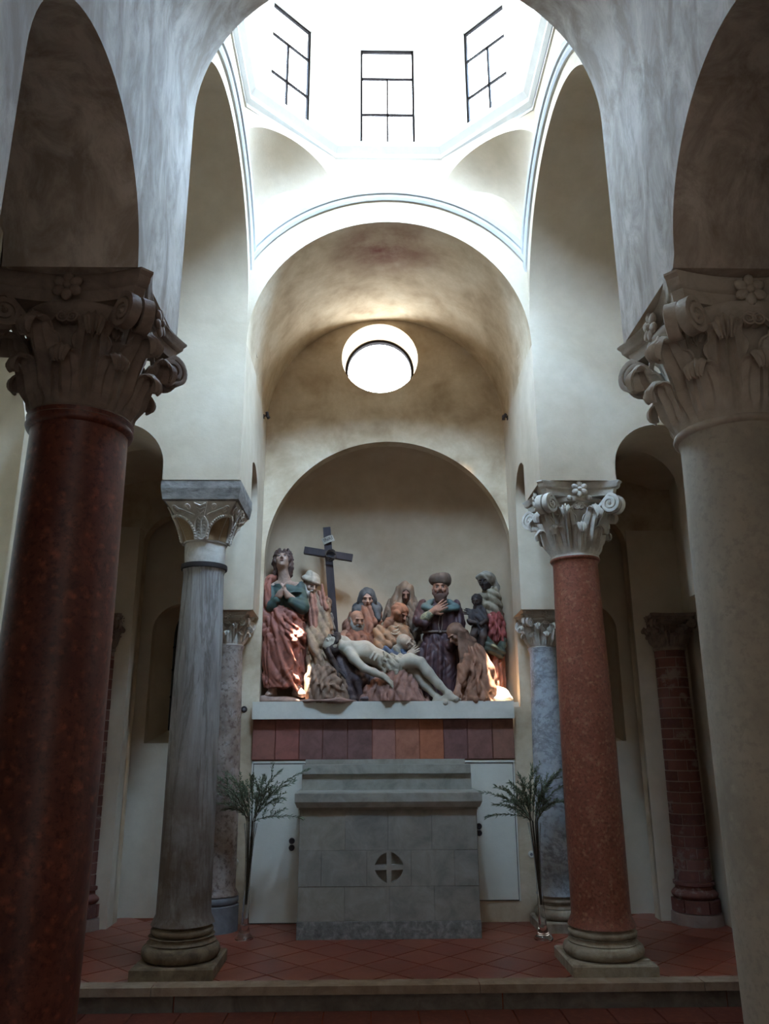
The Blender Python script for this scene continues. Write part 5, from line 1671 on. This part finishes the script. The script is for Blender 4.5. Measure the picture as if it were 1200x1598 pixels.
# --- the dead figure -------------------------------------------------------------
e = statue('reclining_statue', 600, 1060, 2.88, 'statue of the pale dead man with loincloth lying across laps, arm hanging down')
b = Vol(.0055)
hc = V3(518, 1006, 2.86)
Lh, ax_, q = head(b, hc, (-.42, -.45, .80), (-.78, -.15, -.55), .92, V3(537, 1010, 2.88), mouth=.5)
b.cap(V3(537, 1011, 2.88), V3(548, 1013, 2.89), .055, .07, .03)
b.tube([V3(550, 1015, 2.89), V3(568, 1017, 2.88), V3(590, 1027, 2.89), V3(612, 1037, 2.90)], [.085, .098, .078, .085], .04)
b.ell(V3(556, 1009, 2.84), (.06, .04, .045), None, .03); b.ell(V3(563, 1019, 2.81), (.06, .04, .05), None, .03)
for j in range(4):   # ribs
    b.tube([V3(566 + 6*j, 1022 + 3*j, 2.795), V3(572 + 6*j, 1013 + 3*j, 2.80)], .008, .012)
b.tube([V3(545, 1018, 2.82), V3(552, 1028, 2.76), V3(568, 1043, 2.73), V3(583, 1049, 2.725), V3(600, 1057, 2.725)], [.052, .046, .036, .036, .024], .02)
hand(b, V3(599, 1056, 2.725), (.75, 0, -.6), (.5, -.5, .6), .95, .35, .12, 1)
b.tube([V3(548, 1008, 2.95), V3(538, 1000, 2.95), V3(530, 996, 2.93)], [.045, .04, .034], .02)
b.tube([V3(620, 1037, 2.85), V3(640, 1031, 2.82), V3(656, 1034, 2.80)], [.082, .066, .052], .03)
b.tube([V3(656, 1034, 2.80), V3(668, 1050, 2.78), V3(684, 1068, 2.77), V3(700, 1083, 2.76)], [.050, .050, .040, .027], .02)
foot(b, V3(700, 1083, 2.76), V3(716, 1091, 2.715), 1.0)
b.tube([V3(616, 1045, 2.94), V3(640, 1048, 2.90), V3(652, 1054, 2.88)], [.078, .062, .050], .03)
b.tube([V3(652, 1054, 2.88), V3(665, 1070, 2.84), V3(684, 1090, 2.80)], [.048, .044, .026], .02)
foot(b, V3(683, 1089, 2.80), V3(699, 1097, 2.72), .95)
b.build('body', skin_grey, e)
face(Lh, ax_, q, e, closed=True)
t = Vol(.006)
t.tube([V3(598, 1032, 2.89), V3(612, 1038, 2.88), V3(626, 1036, 2.86)], [.090, .098, .092], .02)
for p_ in (((598, 1018), (606, 1040), (600, 1052)), ((606, 1022), (616, 1040), (612, 1054)), ((616, 1024), (624, 1038), (618, 1052)), ((602, 1030), (628, 1030)), ((600, 1044), (626, 1046))):
    t.tube([V3(u_, v_, 2.795) for u_, v_ in p_], .011, .012)
t.disp(creases(.0065, 55, (.9, 0, .5), 61)); t.build('loincloth', paint('cloth_pale', '988f7a', .7), e)
h_ = Vol(.006)
h_.ell(Lh(0, -.14, .10), (.40*q, .42*q, .40*q), ax_, .02)
rs = random.Random(8)
for i in range(20):
    p = Lh(rs.uniform(-.34, .34), rs.uniform(-.42, .1), .25 + rs.random()*.15)
    P = [p]
    for n_ in range(7): P.append(P[-1] + Vector((.018 + rs.uniform(-.010, .014), rs.uniform(-.012, .008), -.036)))
    h_.tube(P, [.018, .020, .019, .018, .016, .014, .012, .008], .008)
h_.build('hair', paint('hair_dark', '3b2f2c', .6), e)
h_ = Vol(.005); beard(h_, Lh, ax_, q, .20, .24); h_.build('beard', bpy.data.materials['hair_dark'], e)
t = Vol(.0068)
t.tube([V3(532, 1030, 2.96), V3(545, 1058, 2.92), V3(548, 1080, 2.88)], [.08, .12, .09], .04); t.ell(V3(562, 1062, 2.93), (.16, .12, .14), None, .04); t.ell(V3(600, 1060, 2.98), (.18, .12, .12), None, .04)
t.tube([V3(560, 1040, 2.85), V3(558, 1062, 2.80), V3(562, 1082, 2.80)], [.03, .045, .03], .02)
t.ell((V3(560, 1090, 2.88).x, 2.90, ZF + .03), (.16, .12, .05), None, .03)
t.disp(creases(.007, 36, (1, .3, .2), 62)); t.cutz = ZF + .001; t.build('shroud', paint('shroud_dark', '3c2d30', .6, alt='6a5650', alt_amt=.5), e)

# --- standing man in purple ----------------------------------------------------
e = statue('standing_statue', 685, 1085, 3.18, 'statue of a brown bearded man in turban and purple robe, hand on chest')
b = Vol(.005)
Lh, ax_, q = head(b, V3(687, 919, 3.14), (-.10, -.97, .02), (0, 0, 1), 1.0, V3(687, 942, 3.19))
b.tube([V3(687, 942, 3.19), V3(686, 1000, 3.2), V3(686, 1085, 3.2)], [.06, .09, .08])
b.tube([V3(660, 945, 3.18), V3(660, 966, 3.06), V3(675, 955, 3.0)], [.05, .04, .030])
hand(b, V3(675, 955, 2.995), (.85, -.15, .55), (-.2, -1, .1), 1.05, .08, .30, -1)
b.build('body', paint('skin_tan', '96654b', .6), e)
face(Lh, ax_, q, e)
t = Vol(.007)
rows = [(938, 672, 702, 3.19, .08), (947, 660, 712, 3.19, .11), (965, 655, 716, 3.18, .13), (985, 661, 714, 3.18, .125), (990, 663, 713, 3.18, .12), (1010, 656, 716, 3.17, .14), (1050, 648, 718, 3.17, .16), (1094, 644, 720, 3.17, .17)]
t.stack(rows, 16, .012, 71, grow=.9)
t.tube([V3(660, 945, 3.17), V3(656, 968, 3.08), V3(664, 972, 3.03)], [.062, .070, .050], .02); t.tube([V3(711, 946, 3.18), V3(716, 975, 3.14), V3(712, 1000, 3.08), V3(700, 1010, 3.04)], [.062, .066, .06, .045], .02)
for u_ in (668, 677, 686, 695, 704): t.ridge([(u_, 992), (u_ + (u_ - 686)*.15, 1030), (u_ + (u_ - 686)*.3, 1092)], .013, .014, .004)
t.disp(creases(.0065, 34, (1, 0, .12), 72)); t.build('robe', paint('robe_purple', '432c31', .5, alt='5a3a34', alt_amt=.45), e)
t = Vol(.006)
t.tube([V3(672, 940, 3.10), V3(663, 947, 3.06), V3(676, 952, 3.045), V3(683, 958, 3.045)], [.03, .036, .034, .02], .02); t.tube([V3(702, 940, 3.10), V3(712, 948, 3.07), V3(700, 950, 3.045), V3(690, 956, 3.045)], [.03, .034, .030, .018], .02)
t.tube([V3(672, 940, 3.2), V3(687, 936, 3.27), V3(702, 940, 3.2)], .03, .02)
t.build('collar', paint('collar_teal', '4d6664', .6, alt='4a4a45', alt_amt=.5), e)
t = Vol(.006)
t.tube([V3(659, 968, 3.05), V3(666, 963, 3.015), V3(671, 959, 3.005)], [.050, .048, .042], .01)
t.build('sleeve', paint('sleeve_patterned', '5a6150', .6, alt='9a8f6c', alt_amt=.8, scale=34), e)
t = Vol(.005)
P = [V3(686 + 25*math.cos(a), 987 + 1.5*math.sin(a), 3.18 + .135*math.sin(a)) for a in [2*PI*k/28 for k in range(29)]]
t.tube(P, .012, .006)
t.tube([V3(686, 962, 3.045), V3(684, 975, 3.04), V3(686, 987, 3.03)], .006, .004); t.tube([V3(690, 962, 3.045), V3(690, 975, 3.04), V3(688, 987, 3.03)], .006, .004)
t.build('belt', paint('belt_gold', '6e5a4c', .5), e)
h_ = Vol(.006)
for i in range(6):
    R_ = .36 + .045*math.sin(PI*i/5)
    P = [Lh(R_*math.sin(t_), R_*math.cos(t_) - .06, .31 + .055*i + .04*math.sin(t_ + .6*i)) for t_ in [2*PI*k/16 for k in range(17)]]
    h_.tube(P, .026, .008)
h_.ell(Lh(0, -.06, .50), (.36*q, .38*q, .22*q), ax_, .02)
h_.build('turban', paint('turban_brown', '5d4b3e', .7), e)
h_ = Vol(.005); beard(h_, Lh, ax_, q, .36, .29, seed=9); h_.build('beard', paint('beard_brown', '573b2e', .7), e)

# --- kneeling woman with long hair ----------------------------------------------
e = statue('kneeling_statue', 740, 1085, 2.95, 'statue of a kneeling woman with long loose hair bowed over the feet')
b = Vol(.005)
Lh, ax_, q = head(b, V3(711, 990, 2.90), (-.62, -.48, -.62), (-.45, -.05, .9), .90, V3(727, 1003, 2.96))
b.tube([V3(727, 1003, 2.96), V3(742, 1030, 2.98), V3(750, 1075, 2.98)], [.06, .10, .09])
b.tube([V3(728, 1015, 2.90), V3(720, 1050, 2.84), V3(714, 1078, 2.77)], [.045, .038, .026])
hand(b, V3(714, 1077, 2.77), (-.35, -.3, -1), (-.3, -1, .1), .9, .3, .2, 1)
b.build('body', skin_warm, e)
face(Lh, ax_, q, e)
t = Vol(.0068)
rows = [(1000, 716, 738, 2.96, .08), (1012, 717, 752, 2.97, .12), (1035, 719, 766, 2.97, .15), (1060, 722, 773, 2.96, .17), (1080, 716, 774, 2.95, .19), (1096, 708, 776, 2.93, .20)]
t.stack(rows, 12, .012, 81)
t.tube([V3(730, 1018, 2.88), V3(724, 1045, 2.83), V3(719, 1066, 2.80)], [.055, .055, .045], .02)
t.tube([V3(748, 1015, 2.90), V3(760, 1045, 2.86), V3(768, 1072, 2.84)], [.05, .06, .05], .03)
for p_, r in (([(740, 1030), (738, 1055), (730, 1085)], .017), ([(750, 1040), (748, 1065), (745, 1090)], .017), ([(760, 1045), (762, 1070), (764, 1090)], .016), ([(728, 1060), (720, 1078), (712, 1092)], .016), ([(726, 1088), (742, 1092), (760, 1088)], .018), ([(712, 1094), (724, 1096)], .014)):
    t.ridge(p_, r, .015, .010)
t.disp(creases(.010, 32, (1, 0, .55), 82)); t.disp(wob(.003, 60, 4)); t.build('robe', paint('robe_terracotta', '8a5c40', .65, alt='7a5240'), e)
h_ = Vol(.006)
h_.ell(Lh(0, -.12, .14), (.42*q, .47*q, .42*q), ax_, .02)
rs = random.Random(12)
for i in range(44):
    f_ = i/43
    a = -1.2 + 2.4*rs.random()
    P = [Lh(.34*math.sin(a), -.30*math.cos(a) - .05, .42 - .15*abs(a))]
    tgt = V3(724 + 26*f_ + rs.uniform(-3, 3), 1030 + 34*rs.random() + 8*f_, 2.83 + .06*f_)
    mid = V3(716 + 20*f_, 998 + 4*f_, 2.84 + .05*f_)
    P += [P[0].lerp(mid, .6) + Vector((.01, -.02, .03)), mid, mid.lerp(tgt, .33) + Vector((rs.uniform(-.012, .012), -.012, 0)), mid.lerp(tgt, .66) + Vector((rs.uniform(-.012, .012), -.008, 0)), tgt]
    h_.tube(P, [.014, .016, .016, .014, .012, .006], .004)
h_.ell(V3(730, 1003, 2.95), (.09, .09, .07), None, .03)
h_.ell(Lh(0, .50, -.12), (.26*q, .34*q, .40*q), ax_, .012, True)
h_.build('hair', paint('hair_auburn', '73503b', .6, dark=.45), e)

# --- dark woman with child in the right corner ------------------------------------
e = statue('standing_statue', 770, 1080, 3.14, 'statue of a dark faced woman in grey headcloth and red skirt at the right corner')
b = Vol(.005)
Lh, ax_, q = head(b, V3(758, 908, 3.08), (-.55, -.80, -.15), (0, 0, 1), .86, V3(765, 926, 3.13))
b.tube([V3(765, 926, 3.13), V3(768, 985, 3.15), V3(772, 1075, 3.15)], [.05, .075, .07])
b.tube([V3(756, 945, 3.12), V3(752, 968, 3.03), V3(742, 958, 2.99)], [.042, .036, .026]); hand(b, V3(744, 959, 2.99), (-.9, -.1, .3), (0, -1, .3), .85, .3, .15, 1)
b.build('body', skin_black, e)
face(Lh, ax_, q, e)
t = Vol(.007)
rows = [(918, 755, 775, 3.13, .07), (928, 750, 781, 3.13, .10), (945, 751, 783, 3.13, .11), (965, 756, 784, 3.13, .11), (985, 757, 785, 3.13, .11)]
t.stack(rows, 8, .006, 91); t.tube([V3(753, 930, 3.10), V3(752, 950, 3.06)], [.04, .035], .02)
t.disp(creases(.009, 44, (.4, 0, 1), 92)); t.build('bodice', paint('bodice_beige', '85775f', .65, alt='5a4d3e'), e)
t = Vol(.007)
rows = [(958, 756, 784, 3.12, .115), (975, 752, 787, 3.11, .135), (992, 753, 789, 3.11, .14), (1003, 758, 786, 3.12, .13)]
t.stack(rows, 12, .012, 93, twist=1.2); t.disp(creases(.008, 50, (.9, 0, .5), 94)); t.build('overskirt', paint('overskirt_red', '8a352f', .55), e)
t = Vol(.0068)
rows = [(990, 757, 786, 3.13, .12), (1020, 755, 787, 3.13, .13), (1050, 758, 788, 3.13, .14), (1090, 758, 788, 3.13, .14)]
t.stack(rows, 9, .010, 95); t.build('gown', paint('gown_orange', '854a30', .6), e)
t = Vol(.007)
t.tube([V3(752, 990, 3.02), V3(764, 1010, 2.98), V3(780, 1018, 3.0), V3(786, 1000, 3.02)], [.03, .06, .05, .03], .03); t.disp(creases(.0065, 50, (.5, 0, 1), 96)); t.build('apron', paint('apron_dark_green', '3c4335', .6), e)
h_ = Vol(.006)
h_.ell(Lh(0, -.10, .16), (.46*q, .50*q, .44*q), ax_, .02); h_.tube([Lh(-.2, -.3, .1), V3(774, 915, 3.12), V3(777, 930, 3.11)], [.05, .035, .02], .02); h_.tube([Lh(-.36, .15, .30), Lh(0, .34, .38), Lh(.36, .15, .30)], [.025, .025, .025], .012)
h_.ell(Lh(0, .50, -.14), (.30*q, .34*q, .36*q), ax_, .012, True); h_.disp(creases(.004, 60, (.6, .4, .7), 7)); h_.build('headcloth', paint('headcloth_grey', '7e7465', .65), e)
e = statue('child_statue', 745, 1000, 3.02, 'statue of a small dark child carried beside the woman with grey headcloth')
b = Vol(.005)
Lh, ax_, q = head(b, V3(744, 938, 3.02), (-.35, -.85, -.25), (0, 0, 1), .62, V3(746, 950, 3.03))
b.tube([V3(746, 951, 3.03), V3(748, 965, 3.03), V3(748, 980, 3.03)], [.05, .065, .06])
b.tube([V3(739, 957, 3.01), V3(734, 970, 2.96), V3(742, 972, 2.93)], [.032, .028, .02]); b.tube([V3(752, 956, 3.02), V3(757, 968, 2.97), V3(750, 974, 2.94)], [.032, .028, .02])
b.tube([V3(743, 980, 3.01), V3(738, 992, 2.95), V3(741, 1010, 2.96)], [.045, .036, .022]); b.tube([V3(752, 980, 3.01), V3(754, 994, 2.95), V3(752, 1012, 2.96)], [.045, .036, .022])
foot(b, V3(741, 1010, 2.96), V3(738, 1014, 2.90), .6); foot(b, V3(752, 1012, 2.96), V3(750, 1016, 2.90), .6)
b.tube([V3(750, 985, 3.02), (V3(748, 1000, 3.02).x, 3.05, ZF + .002)], [.05, .06])
b.build('body', skin_dark, e)
face(Lh, ax_, q, e)
h_ = Vol(.006); h_.ell(Lh(0, -.10, .15), (.40*q, .45*q, .40*q), ax_, .01); h_.ell(Lh(0, .5, -.1), (.28*q, .34*q, .36*q), ax_, .01, True); h_.disp(wob(.003, 200, 3)); h_.build('hair', skin_black, e)
t = Vol(.007)
t.tube([V3(746, 951, 3.04), V3(748, 965, 3.03), V3(749, 985, 3.03)], [.055, .078, .080], .02); t.tube([V3(739, 957, 3.01), V3(735, 969, 2.97)], [.042, .040], .02); t.tube([V3(752, 956, 3.02), V3(756, 967, 2.98)], [.042, .040], .02)
t.disp(creases(.0065, 60, (.8, 0, .6), 9)); t.build('tunic', paint('tunic_charcoal', '332a2a', .6), e)

# --- rocks ------------------------------------------------------------------
e = empty('rock', (V3(783, 1085, 2.90).x, 2.90, ZF)); tag(e, 'lump of pale rock brightly lit at the right end of the niche', 'rock')
g = Vol(.008)
g.ell((V3(781, 1083, 2.90).x, 2.90, ZF + .06), (.085, .09, .085), None, .03); g.ell((V3(790, 1086, 2.88).x, 2.88, ZF + .03), (.065, .08, .05), None, .03); g.ell((V3(776, 1090, 2.84).x, 2.84, ZF + .02), (.05, .05, .03), None, .02)
g.cutz = ZF + .001; g.disp(wob(.007, 55, 8)); g.build('stone_mass', paint('rock_pale', 'a8957f', .85), e)
e = empty('rock', (V3(570, 1094, 2.77).x, 2.77, ZF)); tag(e, 'small mauve stone lying at the front edge of the ledge', 'rock')
g = Vol(.007); g.ell((V3(570, 1094, 2.77).x, 2.77, ZF + .022), (.055, .05, .026), None, .02); g.ell((V3(590, 1095, 2.80).x, 2.80, ZF + .012), (.07, .05, .014), None, .02); g.cutz = ZF + .001; g.disp(wob(.004, 60, 9)); g.build('stone_mass', paint('rock_mauve', '6f5a58', .8), e)
# ------------------------------------------------------------------ glass vases with olive branches
olive_leaf = stone('olive_leaf', [hexc('46513f'), hexc('66725a'), hexc('8b9478')], 60, .55, .35, bump=0)
olive_stem = stone('olive_stem', [hexc('3a3428'), hexc('4d4636')], 30, .8, .2, bump=0)
def vase_set(bx, by, lean, tips, name, labels, seed):
    rs = random.Random(seed)
    H = .86
    e = empty('glass_vase', (bx, by, .002)); tag(e, labels[0], 'vase', 'glass vases beside the altar')
    prof = [(0, 0), (.074, 0), (.078, .008), (.070, .018), (.045, .045), (.034, .09), (.028, .16), (.024, .28), (.023, .42), (.027, .58), (.038, .74), (.056, H),
            (.053, H), (.034, .74), (.023, .58), (.019, .42), (.019, .28), (.022, .16), (.022, .10), (0, .09)]
    mb = MB(); mb.lathe([(r, z) for r, z in prof], 28)
    mb.V = [(x + lean*z, y, z) for x, y, z in mb.V]
    mb.build('vessel', glass, e, smooth=60)
    q = empty('olive_branches', (bx, by, .03)); tag(q, labels[1], 'branches', 'olive branches in the vases')
    O = Vector((bx, by, .03))
    for i, (u, v, dy) in enumerate(tips):
        tip = at(u, v, by + dy) - O
        s0 = Vector((lean*.2 + rs.uniform(-.006, .006), rs.uniform(-.006, .006), .22))
        ang = rs.uniform(0, 6.28)
        s1 = Vector((lean*H + .022*math.cos(ang)*.6 + (.02 if tip.x > 0 else -.02), .018*math.sin(ang), H - .02))
        P = []
        n = 22
        c1 = s1 + Vector((0, 0, .0)); up = (tip - s1).length
        ctrl = s1 + Vector(((tip.x - s1.x)*.30, (tip.y - s1.y)*.3, max(.05, (tip.z - s1.z)*.60 + .05)))
        for k in range(4): P.append(s0.lerp(s1, k/4))
        for k in range(n + 1):
            t = k/n
            P.append(s1*(1-t)**2 + ctrl*2*t*(1-t) + tip*t*t)
        mb = MB(); mb.tube(P, [.0034]*4 + [.0034*(1 - .72*k/n) for k in range(n + 1)], 5)
        br = mb.build('branch', olive_stem, q, smooth=60)
        lv = MB(); N = len(P)
        def leaf(p, d, ln, w_):
            d = d.normalized(); sd = d.cross(Vector((rs.uniform(-1, 1), rs.uniform(-1, 1), 1))).normalized(); nn = sd.cross(d).normalized()
            m = p + d*ln*.5
            lv.add([p, m + sd*w_, p + d*ln - nn*ln*.08, m - sd*w_, m - nn*w_*.5], [(0, 4, 1), (1, 4, 2), (2, 4, 3), (3, 4, 0)])
        for k in range(6, N - 1):
            if k < 9 and rs.random() < .5: continue
            T = (P[k+1] - P[k]).normalized()
            for sg in range(4):
                r_ = Vector((rs.uniform(-1, 1), rs.uniform(-1, 1), rs.uniform(-1, 1))); side = T.cross(r_).normalized()
                p = P[k].lerp(P[k+1], rs.random())
                leaf(p, T*1.1 + side*rs.uniform(.4, .8), rs.uniform(.026, .048), rs.uniform(.0038, .006))
        for _ in range(3): leaf(P[-1], (P[-1] - P[-2]) + Vector((rs.uniform(-.01, .01), rs.uniform(-.01, .01), rs.uniform(-.01, .01))), .05, .006)
        o = lv.build('leaves', olive_leaf, br); o['kind'] = 'stuff'
        # side twigs
        for _ in range(4):
            k = rs.randrange(10, N - 6); T = (P[k+1] - P[k]).normalized()
            d = (T + Vector((rs.uniform(-.8, .8), rs.uniform(-.8, .8), rs.uniform(-.1, .7)))).normalized()
            L_ = rs.uniform(.08, .16); Q = [P[k] + d*L_*j/6 + Vector((0, 0, -.02*(j/6)**2)) for j in range(7)]
            mb = MB(); mb.tube(Q, [.0018*(1 - .6*j/6) for j in range(7)], 4)
            tw = mb.build('twig', olive_stem, br, smooth=60)
            lv = MB()
            for j in range(1, 7):
                for sg in range(3):
                    sd = d.cross(Vector((rs.uniform(-1, 1), rs.uniform(-1, 1), rs.uniform(-1, 1)))).normalized()
                    leaf(Q[j], d*.9 + sd*rs.uniform(.4, .9), rs.uniform(.024, .042), rs.uniform(.0036, .0055))
            o = lv.build('leaves', olive_leaf, br); o['kind'] = 'stuff'
vase_set(-1.158, 2.29, .02, [(478, 1203, -.05), (468, 1276, -.12), (437, 1204, 0), (455, 1222, .1), (412, 1214, .1), (392, 1214, -.1), (378, 1222, .05), (357, 1208, .1), (338, 1212, -.05), (334, 1232, .05), (345, 1228, -.12),
                           (333, 1252, -.02), (352, 1262, .08), (366, 1236, .0), (425, 1228, -.1), (402, 1240, .12), (440, 1246, .05)], 'left',
         ('tall slender glass vase on the floor left of the altar', 'bunch of olive branches in the glass vase left of the altar'), 3)
vase_set(1.215, 2.185, -.03, [(753, 1236, -.05), (776, 1228, .05), (762, 1273, -.1), (774, 1256, 0), (797, 1222, .1), (811, 1211, -.05), (830, 1198, .05), (872, 1203, -.05), (880, 1226, .05), (876, 1250, -.05), (856, 1222, .1),
                             (846, 1236, -.1), (866, 1212, .0), (820, 1240, .1), (790, 1250, .0), (838, 1216, -.1)], 'right',
         ('tall slender glass vase on the floor right of the altar', 'bunch of olive branches in the glass vase right of the altar'), 5)
